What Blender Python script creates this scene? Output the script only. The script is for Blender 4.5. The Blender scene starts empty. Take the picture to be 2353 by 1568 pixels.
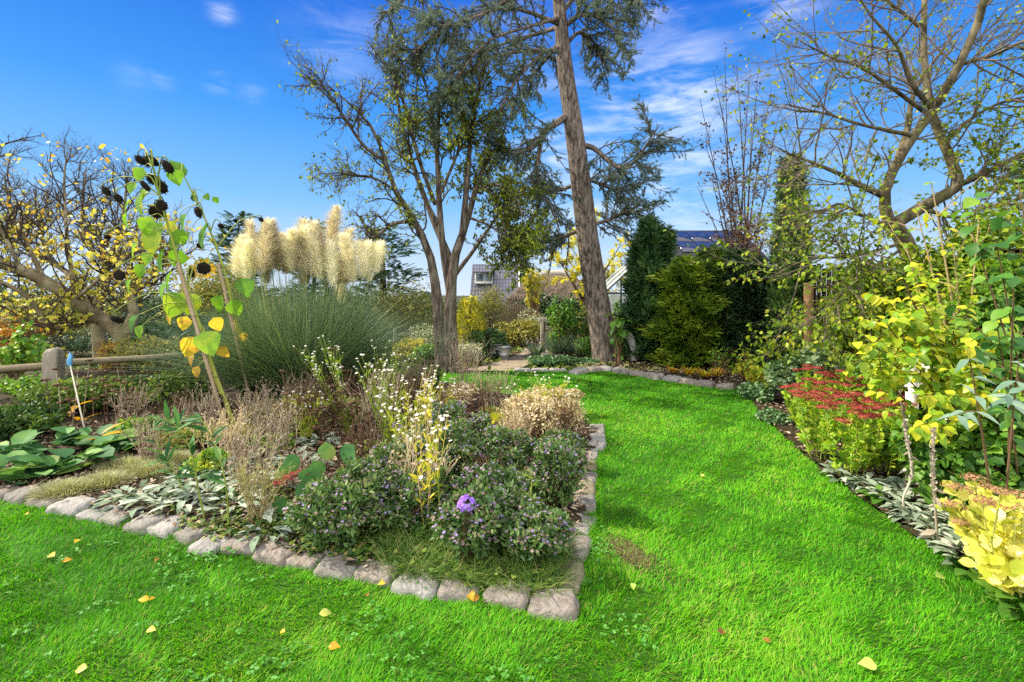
import bpy, math
import numpy as np
from mathutils import Vector, noise as mnoise
rng = np.random.default_rng(11)
R = math.radians
sc = bpy.context.scene
COL = sc.collection

# ------------------------------------------------------------------ camera, sky, sun, exposure
LENS, HZ, CAMH, W, H = 17.0, 678.0, 1.5, 2353.0, 1568.0      # working units: a 2353 px wide frame
F = LENS / 36 * W
cam_d = bpy.data.cameras.new('camera'); cam = bpy.data.objects.new('camera', cam_d); COL.objects.link(cam)
cam.location = (0, 0, CAMH); cam.rotation_euler = (R(90), 0, 0)
cam_d.lens = LENS; cam_d.sensor_width = 36; cam_d.shift_y = -(H / 2 - HZ) / W
cam_d.clip_start = 0.05; cam_d.clip_end = 3000
sc.camera = cam

SUN_EL, SUN_AZ = 42.0, -76.0                                  # azimuth from straight ahead, negative = to the left
sv = Vector((math.sin(R(SUN_AZ)) * math.cos(R(SUN_EL)), math.cos(R(SUN_AZ)) * math.cos(R(SUN_EL)), math.sin(R(SUN_EL))))
sun_d = bpy.data.lights.new('sun', 'SUN'); sun = bpy.data.objects.new('sun', sun_d); COL.objects.link(sun)
sun_d.energy = 5.0; sun_d.angle = R(0.55); sun_d.color = (1, 0.90, 0.70)
sun.rotation_euler = sv.to_track_quat('Z', 'Y').to_euler(); sun.location = (-20, 10, 20)

world = bpy.data.worlds.new('World'); sc.world = world; world.use_nodes = True
wn = world.node_tree.nodes; wl = world.node_tree.links; wn.clear()
def nd(nodes, t, **kw):
    n = nodes.new(t)
    for k, v in kw.items():
        setattr(n, k, v)
    return n
sky = nd(wn, 'ShaderNodeTexSky', sky_type='NISHITA', sun_disc=False, sun_elevation=R(SUN_EL), sun_rotation=R(SUN_AZ),
         altitude=200, air_density=1.0, dust_density=0.3, ozone_density=3.0)
tc = nd(wn, 'ShaderNodeTexCoord'); sep = nd(wn, 'ShaderNodeSeparateXYZ'); wl.new(tc.outputs['Generated'], sep.inputs[0])
SKYRAMP = [(0.0, (4.6, 5.3, 6.2)), (0.08, (3.4, 4.7, 6.4)), (0.18, (1.45, 3.55, 6.5)), (0.33, (.34, 2.2, 6.1)), (0.52, (.03, .95, 4.9)), (1.0, (.02, .6, 3.2))]
rp = nd(wn, 'ShaderNodeValToRGB'); wl.new(sep.outputs['Z'], rp.inputs[0])
while len(rp.color_ramp.elements) < len(SKYRAMP): rp.color_ramp.elements.new(0.5)
for e, (p, c) in zip(rp.color_ramp.elements, SKYRAMP): e.position = p; e.color = (*[x / 8 for x in c], 1)
def vmath(op, a, b=None):
    n = nd(wn, 'ShaderNodeVectorMath', operation=op)
    for i, s in enumerate((a, b)):
        if s is None: continue
        if hasattr(s, 'is_output'): wl.new(s, n.inputs[i])
        elif op == 'SCALE' and i == 1: n.inputs['Scale'].default_value = s
        else: n.inputs[i].default_value = s
    return n
def wmath(op, a, b=None, clamp=False):
    n = nd(wn, 'ShaderNodeMath', operation=op, use_clamp=clamp)
    for i, s in enumerate((a, b)):
        if s is None: continue
        if hasattr(s, 'is_output'): wl.new(s, n.inputs[i])
        else: n.inputs[i].default_value = s
    return n.outputs[0]
deep = vmath('SCALE', rp.outputs[0], 8.0 * .87); nish = vmath('SCALE', sky.outputs[0], .055); blue2 = vmath('ADD', deep.outputs[0], nish.outputs[0])
# cirrus: stretched noise in sky direction, only where the clouds stand
mp = nd(wn, 'ShaderNodeMapping'); mp.inputs['Scale'].default_value = (2.4, 2.4, 11.0); mp.inputs['Rotation'].default_value = (0.0, R(14), 0)
wl.new(tc.outputs['Generated'], mp.inputs[0])
nz = nd(wn, 'ShaderNodeTexNoise'); nz.inputs['Scale'].default_value = 2.6; nz.inputs['Detail'].default_value = 9; nz.inputs['Roughness'].default_value = 0.62; nz.inputs['Distortion'].default_value = 0.5
wl.new(mp.outputs[0], nz.inputs['Vector'])
CLOUDS = [((1560, 235), 5.5, 1.0), ((1480, 275), 6.0, 1.0), ((1580, 345), 6.0, 0.8), ((1540, 435), 7.0, 0.85), ((1680, 235), 4.0, 0.6), ((1270, 330), 6.0, 0.9), ((1320, 430), 7, .7), ((510, 32), .95, .6),
          ((500, 188), 1.0, 0.28), ((575, 213), 1.2, 0.2), ((370, 185), 1.0, 0.2), ((310, 185), 1.3, .15), ((1850, 270), 6.0, 0.35), ((1510, 15), 3.0, 0.55), ((1790, 10), 3.0, 0.6), ((790, 105), 4.5, 0.25), ((1150, 60), 5, .2)]
mask = None
for (px, py), deg, amp in CLOUDS:
    v = Vector(((px - W / 2) / F, 1, -(py - HZ) / F)).normalized()
    d = vmath('DOT_PRODUCT', tc.outputs['Generated'], tuple(v))
    g = wmath('SUBTRACT', 1.0, d.outputs['Value'])
    g = wmath('MULTIPLY', g, -1.0 / (1 - math.cos(R(deg))))
    g = wmath('MULTIPLY', wmath('POWER', 2.718, g), amp)
    mask = g if mask is None else wmath('MAXIMUM', mask, g)
cl = nd(wn, 'ShaderNodeMapRange', interpolation_type='SMOOTHSTEP'); cl.inputs[1].default_value = 0.38; cl.inputs[2].default_value = 0.76
wl.new(nz.outputs['Fac'], cl.inputs[0])
cm = wmath('MULTIPLY', wmath('MULTIPLY', cl.outputs[0], mask), 0.85, True)
mixc = nd(wn, 'ShaderNodeMixRGB'); wl.new(cm, mixc.inputs[0]); wl.new(blue2.outputs[0], mixc.inputs[1]); mixc.inputs[2].default_value = (6.9, 7.1, 7.5, 1)
# added fill light: unseen white brightening of the sky behind the camera
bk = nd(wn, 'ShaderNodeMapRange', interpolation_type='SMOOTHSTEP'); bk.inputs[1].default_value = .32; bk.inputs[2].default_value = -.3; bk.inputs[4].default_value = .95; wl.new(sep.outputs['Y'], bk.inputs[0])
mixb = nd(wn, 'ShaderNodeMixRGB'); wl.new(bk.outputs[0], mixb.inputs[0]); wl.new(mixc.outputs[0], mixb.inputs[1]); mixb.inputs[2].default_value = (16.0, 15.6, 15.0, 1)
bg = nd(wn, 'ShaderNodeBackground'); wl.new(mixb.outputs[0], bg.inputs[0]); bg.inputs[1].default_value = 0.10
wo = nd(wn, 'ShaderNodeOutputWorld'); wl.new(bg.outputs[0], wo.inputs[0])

vs = sc.view_settings; vs.view_transform = 'Standard'; vs.look = 'None'; vs.exposure = 0.85; vs.gamma = 1
cy = sc.cycles; cy.use_denoising = False; cy.max_bounces = 7; cy.diffuse_bounces = 3; cy.transmission_bounces = 4; cy.glossy_bounces = 2; cy.transparent_max_bounces = 4
cy.sample_clamp_indirect = 6; cy.use_adaptive_sampling = True; cy.adaptive_threshold = 0.02

# ------------------------------------------------------------------ helpers: measuring
def P(px, py, d): return np.array([(px - W / 2) / F * d, d, CAMH - (py - HZ) / F * d])
def G(px, py, z=0.0):
    d = F * (CAMH - z) / (py - HZ)
    return np.array([(px - W / 2) / F * d, d, z])
def GX(px, d, z=0.0): return np.array([(px - W / 2) / F * d, d, z])
def nrm(a): return a / np.maximum(np.linalg.norm(a, axis=-1, keepdims=True), 1e-9)
def ru(n): return nrm(rng.normal(size=(n, 3)))
def U(a, b, n=None): return rng.uniform(a, b, n)
def sRGB(r, g, b): return tuple(((x / 255) / 12.92 if x <= 10 else ((x / 255 + 0.055) / 1.055) ** 2.4) for x in (r, g, b))

# ------------------------------------------------------------------ helpers: meshes
class MB:
    def __init__(s): s.v = []; s.q = []; s.t = []; s.r = []; s.n = 0
    def add(s, V, Q=None, T=None, r=0.5):
        V = np.asarray(V, float).reshape(-1, 3)
        s.v.append(V); s.r.append(np.broadcast_to(np.asarray(r, float), (len(V),)))
        if Q is not None and len(Q): s.q.append(np.asarray(Q, int).reshape(-1, 4) + s.n)
        if T is not None and len(T): s.t.append(np.asarray(T, int).reshape(-1, 3) + s.n)
        s.n += len(V)
        return s
    def many(s, V, Q, T, r):                                  # V (N,k,3): the same small shape N times
        N, k, _ = V.shape
        if N == 0: return s
        off = (np.arange(N) * k)[:, None, None]
        Qa = (np.asarray(Q)[None] + off).reshape(-1, 4) if Q is not None and len(Q) else None
        Ta = (np.asarray(T)[None] + off).reshape(-1, 3) if T is not None and len(T) else None
        r = np.asarray(r, float)
        rr = np.repeat(np.broadcast_to(r, (N,)), k) if r.ndim < 2 else r.reshape(-1)
        return s.add(V.reshape(-1, 3), Qa, Ta, rr)
    def mesh(s, name, origin=(0, 0, 0), smooth=False):
        me = bpy.data.meshes.new(name)
        if not s.v: return me
        V = (np.concatenate(s.v) - np.asarray(origin, float)).astype(np.float32)
        q = np.concatenate(s.q) if s.q else np.zeros((0, 4), int)
        t = np.concatenate(s.t) if s.t else np.zeros((0, 3), int)
        me.vertices.add(len(V)); me.vertices.foreach_set('co', V.ravel())
        loops = np.concatenate([q.ravel(), t.ravel()]).astype(np.int32)
        me.loops.add(len(loops)); me.loops.foreach_set('vertex_index', loops)
        st = np.concatenate([np.arange(len(q)) * 4, len(q) * 4 + np.arange(len(t)) * 3]).astype(np.int32)
        me.polygons.add(len(st)); me.polygons.foreach_set('loop_start', st)
        if smooth: me.polygons.foreach_set('use_smooth', np.ones(len(st), bool))
        a = me.attributes.new('rnd', 'FLOAT', 'POINT'); a.data.foreach_set('value', np.concatenate(s.r).astype(np.float32))
        me.update(calc_edges=True)
        return me

LABELS = set()
def tag(o, label=None, cat=None, group=None, kind=None):
    if label: o['label'] = label
    if cat: o['category'] = cat
    if group: o['group'] = group
    if kind: o['kind'] = kind
    return o
def thing(name, label, cat, loc=(0, 0, 0), group=None):
    o = bpy.data.objects.new(name, None); COL.objects.link(o); o.location = tuple(loc); o.empty_display_size = 0.1
    return tag(o, label, cat, group)
def part(name, mb, mat, parent=None, smooth=False, kind=None, origin=None):
    """one mesh object; the builder holds world coordinates, the object keeps its parent's place as origin"""
    w = np.zeros(3); p = parent
    while p is not None: w = w + np.array(p.location); p = p.parent
    org = w if parent is not None else (np.asarray(origin, float) if origin is not None else np.zeros(3))
    me = mb.mesh(name, org, smooth) if isinstance(mb, MB) else mb
    if mat is not None: me.materials.append(mat)
    o = bpy.data.objects.new(name, me); COL.objects.link(o)
    if parent is not None: o.parent = parent
    elif origin is not None: o.location = tuple(origin)
    if kind: o['kind'] = kind
    return o
def dup(root, loc, rz=0.0, scale=1.0, label=None, group=None):
    r = root.copy(); COL.objects.link(r); r.location = tuple(loc); r.rotation_euler = (0, 0, rz); r.scale = (scale,) * 3
    if label: r['label'] = label
    if group: r['group'] = group
    for ch in list(root.children):
        c = ch.copy(); COL.objects.link(c); c.parent = r
        for g in ch.children:
            e = g.copy(); COL.objects.link(e); e.parent = c
    return r

def tmpl(ws, fold=0.12, droop=0.15, curl=0.0):
    """leaf: y along, x across, z up; ws = half widths at equal steps (ends 0); folded on the midrib, drooping to the tip"""
    n = len(ws); V = []; Q = []; T = []
    for i, w in enumerate(ws):
        t = i / (n - 1); z = -droop * t * t
        if i == 0 or i == n - 1: V.append((0, t, z))
        else: V += [(-w, t, z + fold * w * 2), (0, t, z), (w, t, z + fold * w * 2)]
    c = 1
    for s in (0, 2): T.append((0, c + 1, c + s) if s == 0 else (0, c + s, c + 1))
    for i in range(1, n - 2):
        a = 1 + (i - 1) * 3; b = a + 3
        Q += [(a, a + 1, b + 1, b), (a + 1, a + 2, b + 2, b + 1)]
    a = 1 + (n - 3) * 3; e = len(V) - 1
    T += [(a, a + 1, e), (a + 1, a + 2, e)]
    return np.array(V, float), Q, T
LEAF3 = (np.array([(0, 0, 0), (-.28, .45, .06), (0, 1, -.1), (.28, .45, .06)], float), [], [(0, 2, 1), (0, 3, 2)])
NEEDLE = (np.array([(-.5, 0, 0), (.5, 0, 0), (0, 1, 0)], float), [], [(0, 1, 2)])
OVATE = tmpl([0, .26, .30, .2, 0], .12, .18)
LANCE = tmpl([0, .11, .13, .08, 0], .1, .2)
ROUND = tmpl([0, .36, .44, .36, 0], .1, .12)
HEART = tmpl([0, .40, .46, .38, .24, 0], .14, .30)
BIGOV = tmpl([0, .22, .33, .34, .25, .12, 0], .16, .28)
def star(n, rin, rout, lift):
    V = [(0, 0, 0)]; T = []
    for i in range(2 * n):
        a = math.pi * i / n; r = rout if i % 2 == 0 else rin
        V.append((r * math.cos(a), r * math.sin(a), lift if i % 2 == 0 else lift * .3))
    for i in range(2 * n): T.append((0, 1 + i, 1 + (i + 1) % (2 * n)))
    return np.array(V, float), [], T
DAISY = star(9, .22, .5, .02)
def leaves(mb, pos, d, n, size, tm, rnd, wid=1.0):
    V, Q, T = tm; N = len(pos)
    if N == 0: return
    d = nrm(np.asarray(d, float)); r = nrm(np.cross(d, n)); n2 = np.cross(r, d)
    s = np.broadcast_to(np.asarray(size, float), (N,))[:, None, None]
    Vv = V[None]
    p = np.asarray(pos)[:, None] + s * (Vv[..., 0:1] * wid * r[:, None] + Vv[..., 1:2] * d[:, None] + Vv[..., 2:3] * n2[:, None])
    if len(V) > 8:                                            # mottled within each larger leaf
        rnd = np.clip(np.broadcast_to(np.asarray(rnd, float), (N,))[:, None] + VR * rng.normal(size=(N, len(V))), 0, 1)
    mb.many(p, Q, T, rnd)
VR = .05
def tubes(mb, pts, rad, sides=4, rnd=0.5):
    """pts (N,S,3), rad (N,S): N tubes at once"""
    N, S, _ = pts.shape
    if N == 0: return
    tan = np.gradient(pts, axis=1); tan = nrm(tan)
    mean = nrm(pts[:, -1] - pts[:, 0] + 1e-6)
    ref = np.where(np.abs(mean[:, 2:3]) > .8, np.array([[1., 0, 0]]), np.array([[0, 0, 1.]]))[:, None]
    u = nrm(np.cross(tan, np.broadcast_to(ref, tan.shape))); v = np.cross(tan, u)
    a = np.arange(sides) * 2 * math.pi / sides
    ring = pts[:, :, None] + rad[:, :, None, None] * (np.cos(a)[None, None, :, None] * u[:, :, None] + np.sin(a)[None, None, :, None] * v[:, :, None])
    k = np.arange(sides); k2 = (k + 1) % sides; Q = []
    for i in range(S - 1):
        Q.append(np.stack([i * sides + k, i * sides + k2, (i + 1) * sides + k2, (i + 1) * sides + k], 1))
    mb.many(ring.reshape(N, S * sides, 3), np.concatenate(Q), [tuple(range(sides))] if sides == 3 else None, rnd)
def blades(mb, base, d, L, wd, bend, rnd, seg=2, up=(0, 0, 1)):
    """grass-like blades: base (N,3), d start direction, bend = how far the tip falls sideways"""
    N = len(base)
    if N == 0: return
    d = nrm(d); side = nrm(np.cross(d, np.array(up) + 0.2 * ru(N))); hor = d * np.array([1, 1, 0.]); hor = nrm(hor)
    L = np.broadcast_to(L, (N,)); wd = np.broadcast_to(wd, (N,)); bend = np.broadcast_to(bend, (N,))
    V = []
    for i in range(seg + 1):
        t = i / seg
        c = base + (d * t + (hor - np.array([0, 0, .55])) * (bend * t * t)[:, None]) * L[:, None]
        w = (wd * (1 - t ** 1.6) * .5)[:, None]
        if i < seg: V += [c - side * w, c + side * w]
        else: V.append(c)
    V = np.stack(V, 1); Q = [(2 * i, 2 * i + 1, 2 * i + 3, 2 * i + 2) for i in range(seg - 1)]; T = [(2 * seg - 2, 2 * seg - 1, 2 * seg)]
    mb.many(V, Q, T, rnd)
def grow(base, d, L, r0, r1, seg=4, gnarl=.2, trop=0.0, tv=(0, 0, 1)):
    N = len(base); pts = np.zeros((N, seg + 1, 3)); pts[:, 0] = base; d = nrm(d); L = np.broadcast_to(L, (N,))
    for i in range(seg):
        d = nrm(d + gnarl * rng.normal(size=(N, 3)) + trop * np.array(tv))
        pts[:, i + 1] = pts[:, i] + d * (L / seg)[:, None]
    t = np.linspace(0, 1, seg + 1)[None]
    return pts, np.broadcast_to(r0, (N,))[:, None] * (1 - t) + np.broadcast_to(r1, (N,))[:, None] * t
def spawn(pts, rad, n, t0, t1, a0, a1):
    N, S, _ = pts.shape; idx = np.repeat(np.arange(N), n); M = len(idx)
    t = U(t0, t1, M); f = t * (S - 1); i = np.minimum(f.astype(int), S - 2); fr = (f - i)[:, None]
    p = pts[idx, i] * (1 - fr) + pts[idx, i + 1] * fr
    tan = nrm(pts[idx, i + 1] - pts[idx, i]); r = rad[idx, i] * (1 - fr[:, 0]) + rad[idx, i + 1] * fr[:, 0]
    a = U(a0, a1, M)[:, None]; perp = nrm(np.cross(tan, ru(M)))
    return p, tan * np.cos(a) + perp * np.sin(a), t, r, idx
def smoothpath(c, n=12):
    c = np.array(c, float); m = len(c)
    e = np.vstack([2 * c[0] - c[1], c, 2 * c[-1] - c[-2]]); out = []
    for u in np.linspace(0, m - 1, n):
        i = min(int(u), m - 2); t = u - i; a, b, d, f = e[i:i + 4]
        out.append(.5 * (2 * b + (d - a) * t + (2 * a - 5 * b + 4 * d - f) * t * t + (-a + 3 * b - 3 * d + f) * t ** 3))
    return np.array(out)
def path_tube(mb, c, r, n=12, sides=8, rnd=.5):
    p = smoothpath(c, n)[None]
    r = np.interp(np.linspace(0, 1, n), np.linspace(0, 1, len(r)), r)[None]
    tubes(mb, p, r, sides, rnd); return p, r
def box(mb, c, s, rz=0.0, rnd=.5, tilt=0.0, bev=0.004):
    """axis box with chamfered edges: centre c, full size s"""
    s = np.array(s, float) / 2; b = min(bev, s.min() * .45); V = []
    for sx in (-1, 1):
        for sy in (-1, 1):
            for sz in (-1, 1):
                for ax in range(3):
                    q = s - b; q[ax] = s[ax]; V.append(q * (sx, sy, sz))
    V = np.array(V); bm = None
    idx = lambda sx, sy, sz, ax: (((sx > 0) * 2 + (sy > 0)) * 2 + (sz > 0)) * 3 + ax
    Q = []; T = []
    for ax in range(3):
        o = [a for a in range(3) if a != ax]
        for s1 in (-1, 1):
            f = []
            for a, c2 in ((-1, -1), (1, -1), (1, 1), (-1, 1)):
                k = [0, 0, 0]; k[ax] = s1; k[o[0]] = a; k[o[1]] = c2; f.append(idx(*k, ax))
            Q.append(f if (s1 > 0) == (ax != 1) else f[::-1])
    for ax in range(3):                                       # edges
        o = [a for a in range(3) if a != ax]
        for a in (-1, 1):
            for c2 in (-1, 1):
                k = [0, 0, 0]; k[o[0]] = a; k[o[1]] = c2; k1 = list(k); k1[ax] = -1; k2 = list(k); k2[ax] = 1
                Q.append([idx(*k1, o[0]), idx(*k1, o[1]), idx(*k2, o[1]), idx(*k2, o[0])])
    for sx in (-1, 1):
        for sy in (-1, 1):
            for sz in (-1, 1): T.append([idx(sx, sy, sz, 0), idx(sx, sy, sz, 1), idx(sx, sy, sz, 2)])
    if tilt: V = V @ np.array([[math.cos(tilt), 0, -math.sin(tilt)], [0, 1, 0], [math.sin(tilt), 0, math.cos(tilt)]])
    cr, sr = math.cos(rz), math.sin(rz)
    V = V @ np.array([[cr, sr, 0], [-sr, cr, 0], [0, 0, 1.]])
    mb.add(V + np.array(c), Q, T, rnd); return mb
def inpoly(x, y, poly):
    poly = np.asarray(poly)[:, :2]; n = len(poly); ins = np.zeros(len(x), bool)
    for i in range(n):
        x1, y1 = poly[i]; x2, y2 = poly[(i + 1) % n]
        c = ((y1 > y) != (y2 > y)); xi = (x2 - x1) * (y - y1) / (y2 - y1 + 1e-12) + x1
        ins ^= c & (x < xi)
    return ins
def fbm(x, y, s=1.0, k=0.0):                                  # cheap smooth noise in -1..1
    x = x * s; y = y * s
    return (np.sin(x * 1.3 + 2.1 * np.sin(y * .9 + k) + k) + np.sin(y * 1.7 + 1.7 * np.sin(x * 1.1 - k)) + .6 * np.sin(x * 3.1 - y * 2.3 + k * 2) + .5 * np.sin(x * 2.7 + y * 4.1 - k)) / 3.1

# ------------------------------------------------------------------ helpers: materials
MATS = {}
def ramp(nt, cols, pos=None):
    cr = nt.nodes.new('ShaderNodeValToRGB'); el = cr.color_ramp.elements
    while len(el) < len(cols): el.new(.5)
    for i, c in enumerate(cols):
        el[i].position = pos[i] if pos else i / max(1, len(cols) - 1); el[i].color = (*c[:3], 1)
    return cr
def newmat(name):
    m = bpy.data.materials.new(name); m.use_nodes = True
    return m, m.node_tree, m.node_tree.nodes['Principled BSDF'], m.node_tree.nodes['Material Output']
def leafmat(name, cols, tr=.3, rough=.5, spec=.3, pos=None, sheen=0.0):
    if name in MATS: return MATS[name]
    m, nt, bs, out = newmat(name); L = nt.links
    at = nt.nodes.new('ShaderNodeAttribute'); at.attribute_name = 'rnd'
    cr = ramp(nt, cols, pos); L.new(at.outputs['Fac'], cr.inputs[0])
    L.new(cr.outputs[0], bs.inputs['Base Color']); bs.inputs['Roughness'].default_value = rough; bs.inputs['Specular IOR Level'].default_value = spec
    if tr > 0:
        mul = nt.nodes.new('ShaderNodeVectorMath'); mul.operation = 'MULTIPLY'; mul.inputs[1].default_value = (1.35, 1.3, .7)
        L.new(cr.outputs[0], mul.inputs[0])
        tl = nt.nodes.new('ShaderNodeBsdfTranslucent'); L.new(mul.outputs[0], tl.inputs[0])
        mx = nt.nodes.new('ShaderNodeMixShader'); mx.inputs[0].default_value = tr
        L.new(bs.outputs[0], mx.inputs[1]); L.new(tl.outputs[0], mx.inputs[2]); L.new(mx.outputs[0], out.inputs[0])
    MATS[name] = m; return m
def noisemat(name, cols, scale=8, detail=8, rough=.85, bump=.3, bscale=None, pos=None, stretch=(1, 1, 1), spec=.2, metal=0.0, nrough=.6, bdist=.02, second=None):
    """object-space noise -> colour ramp, with bump; second = (cols, scale, amount) patches mixed over (moss, lichen, stains)"""
    if name in MATS: return MATS[name]
    m, nt, bs, out = newmat(name); L = nt.links; N = nt.nodes
    tcn = N.new('ShaderNodeTexCoord'); mpn = N.new('ShaderNodeMapping'); mpn.inputs['Scale'].default_value = stretch; L.new(tcn.outputs['Object'], mpn.inputs[0])
    inf = N.new('ShaderNodeObjectInfo'); ad = N.new('ShaderNodeVectorMath'); ad.operation = 'ADD'; sc3 = N.new('ShaderNodeMath'); sc3.operation = 'MULTIPLY'; sc3.inputs[1].default_value = 37.0
    L.new(inf.outputs['Random'], sc3.inputs[0]); L.new(mpn.outputs[0], ad.inputs[0]); L.new(sc3.outputs[0], ad.inputs[1])
    n1 = N.new('ShaderNodeTexNoise'); n1.inputs['Scale'].default_value = scale; n1.inputs['Detail'].default_value = detail; n1.inputs['Roughness'].default_value = nrough
    L.new(ad.outputs[0], n1.inputs['Vector']); cr = ramp(nt, cols, pos); L.new(n1.outputs['Fac'], cr.inputs[0]); colour = cr.outputs[0]
    if second:
        n3 = N.new('ShaderNodeTexNoise'); n3.inputs['Scale'].default_value = second[1]; n3.inputs['Detail'].default_value = 6; L.new(ad.outputs[0], n3.inputs['Vector'])
        mr = N.new('ShaderNodeMapRange'); mr.inputs[1].default_value = .5; mr.inputs[2].default_value = .68; mr.inputs[4].default_value = second[2]; L.new(n3.outputs['Fac'], mr.inputs[0])
        mx = N.new('ShaderNodeMixRGB'); L.new(mr.outputs[0], mx.inputs[0]); L.new(colour, mx.inputs[1]); mx.inputs[2].default_value = (*second[0], 1); colour = mx.outputs[0]
    L.new(colour, bs.inputs['Base Color']); bs.inputs['Roughness'].default_value = rough; bs.inputs['Specular IOR Level'].default_value = spec; bs.inputs['Metallic'].default_value = metal
    if bump:
        n2 = N.new('ShaderNodeTexNoise'); n2.inputs['Scale'].default_value = bscale or scale * 3; n2.inputs['Detail'].default_value = 8; L.new(ad.outputs[0], n2.inputs['Vector'])
        bp = N.new('ShaderNodeBump'); bp.inputs['Strength'].default_value = bump; bp.inputs['Distance'].default_value = bdist; L.new(n2.outputs['Fac'], bp.inputs['Height']); L.new(bp.outputs[0], bs.inputs['Normal'])
    MATS[name] = m; return m
def barkmat(name, cols, sx=14, sz=2.5, bump=.6, rough=.9, second=None, bdist=.03):
    return noisemat(name, cols, 1, 9, rough, bump, 1.7, stretch=(sx, sx, sz), spec=.12, second=second, bdist=bdist, pos=[.36, .5, .64])
# ------------------------------------------------------------------ the setting: ground, lawn, beds
LEFT_ROW = [(10, 1122), (60, 1130), (110, 1141), (165, 1156), (232, 1168), (275, 1179), (330, 1196), (390, 1201), (440, 1218), (485, 1241), (568, 1238), (635, 1263), (705, 1271), (780, 1289), (868, 1304), (957, 1329), (1058, 1336), (1168, 1353), (1272, 1376)]
RIGHT_ROW = [(1295, 1308), (1320, 1247), (1335, 1193), (1343, 1150), (1347, 1118), (1349, 1090), (1351, 1064), (1356, 1042), (1368, 1020), (1374, 1004), (1371, 980)]
BACK_ROW = [(1330, 850), (1365, 845), (1392, 844), (1430, 850), (1470, 855), (1505, 862), (1545, 867), (1583, 872), (1622, 878), (1668, 883)]
g2 = lambda l, z=0.05: [G(x, y, z) for x, y in l]
lawn_poly = [(-14, -4, 0), (-14, 6.5, 0), (-7, 4.95, 0), (-5.2, 4.3, 0)] + g2(LEFT_ROW) + g2(RIGHT_ROW) + [np.array((.7, 6.2, 0)), np.array((.2, 6.9, 0)), np.array((-.9, 7.9, 0)), np.array((-1.4, 8.4, 0)), np.array((-1.38, 9.2, 0)), np.array((-.55, 9.35, 0)), np.array((0.05, 9.75, 0))] + g2(BACK_ROW) + \
    [np.array(p) for p in ((3.75, 7.6, 0), (3.35, 6.7, 0), (3.02, 5.7, 0), (2.75, 4.6, 0), (2.63, 4.04, 0), (2.52, 3.19, 0), (2.50, 2.72, 0), (2.53, 2.37, 0), (2.6, 1, 0), (3.0, -4, 0))]
lawn_poly = np.array([np.array(p, float)[:2] for p in lawn_poly])
bed_poly = np.array([(-9.0, 5.4), (-7, 4.95), (-5.2, 4.3)] + [tuple(p[:2]) for p in g2(LEFT_ROW) + g2(RIGHT_ROW)] + [(.7, 6.2), (.2, 6.9), (-.9, 7.9), (-1.4, 8.4), (-1.4, 9.3), (-3, 9.6), (-9, 9.6)])

m_soil = noisemat('soil', [(.012, .008, .005), (.035, .022, .013), (.075, .05, .03)], 9, 10, .95, .9, 40, second=((.03, .05, .012), 2.2, .5))
m_ground = noisemat('garden_ground', [(.015, .02, .006), (.04, .045, .014), (.07, .055, .025)], 1.3, 10, .95, .6, 12)
m_turf = noisemat('turf_base', [(.015, .05, .004), (.03, .09, .006), (.05, .10, .012)], 14, 9, .95, .5, 60, bdist=.01)
m_path = noisemat('sandy_path', [(.17, .13, .09), (.27, .22, .155), (.36, .31, .23)], 4, 10, .95, .6, 25, second=((.10, .075, .05), 3, .8))
m_mulch = noisemat('mulch', [(.03, .018, .012), (.085, .05, .032), (.16, .11, .075)], 16, 10, .95, 1.0, 45)

def flat(name, poly, z, mat, label, cat, kind='structure'):
    me = bpy.data.meshes.new(name); me.from_pydata([(float(p[0]), float(p[1]), z) for p in poly], [], [tuple(range(len(poly)))]); me.update()
    o = part(name, me, mat, kind=kind); return tag(o, label, cat)
flat('ground', [(-500, -60), (500, -60), (500, 900), (-500, 900)], -.03, m_ground, 'dark leafy garden ground stretching behind the beds', 'ground')
flat('lawn', lawn_poly, 0.0, m_turf, 'bright green lawn sweeping round the corner of the bed', 'lawn')
def gridmound(name, poly, step, hz, mat, label, cat, x0, x1, y0, y1):
    xs = np.arange(x0, x1, step); ys = np.arange(y0, y1, step); X, Y = np.meshgrid(xs, ys, indexing='ij')
    ins = inpoly(X.ravel() + step / 2, Y.ravel() + step / 2, poly).reshape(X.shape)
    Z = hz(X, Y); n, m = X.shape; V = np.stack([X, Y, Z], -1).reshape(-1, 3); I = np.arange(n * m).reshape(n, m); k = ins[:-1, :-1]
    Q = np.stack([I[:-1, :-1][k], I[1:, :-1][k], I[1:, 1:][k], I[:-1, 1:][k]], 1)
    mb = MB(); mb.add(V, Q); return tag(part(name, mb, mat, kind='structure', smooth=True), label, cat)
gridmound('flower_bed', bed_poly, .05, lambda x, y: .035 + .02 * fbm(x, y, 6) + .012 * fbm(x, y, 19, 2), m_soil, 'dark soil of the corner flower bed inside the granite edging', 'flower bed', -9, 1.1, 2.3, 9.6)
right_bed = np.array([(3.75, 7.6), (3.35, 6.7), (3.02, 5.7), (2.75, 4.6), (2.63, 4.04), (2.52, 3.19), (2.50, 2.72), (2.53, 2.37), (2.6, 1), (6, 1), (6, 11.5), (2.4, 11.5), (1.5, 10.2), (2.0, 9.6), (3.0, 8.8)])
gridmound('border_bed', right_bed, .07, lambda x, y: .02 + .015 * fbm(x, y, 5, 1), m_soil, 'dark soil of the border under the shrubs and fence', 'flower bed', 1.5, 6.1, 1, 11.6)
path_poly = [GX(1035, 9.5), GX(1085, 9.55), G(1185, 852), G(1228, 832), G(1262, 812), GX(1250, 15), GX(1225, 19), GX(1190, 19), GX(1205, 15), GX(1200, 12.6), GX(1160, 11.2), GX(1100, 10)]
flat('path', path_poly, .004, m_path, 'pale sandy path leading back past the buckets', 'path')
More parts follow.
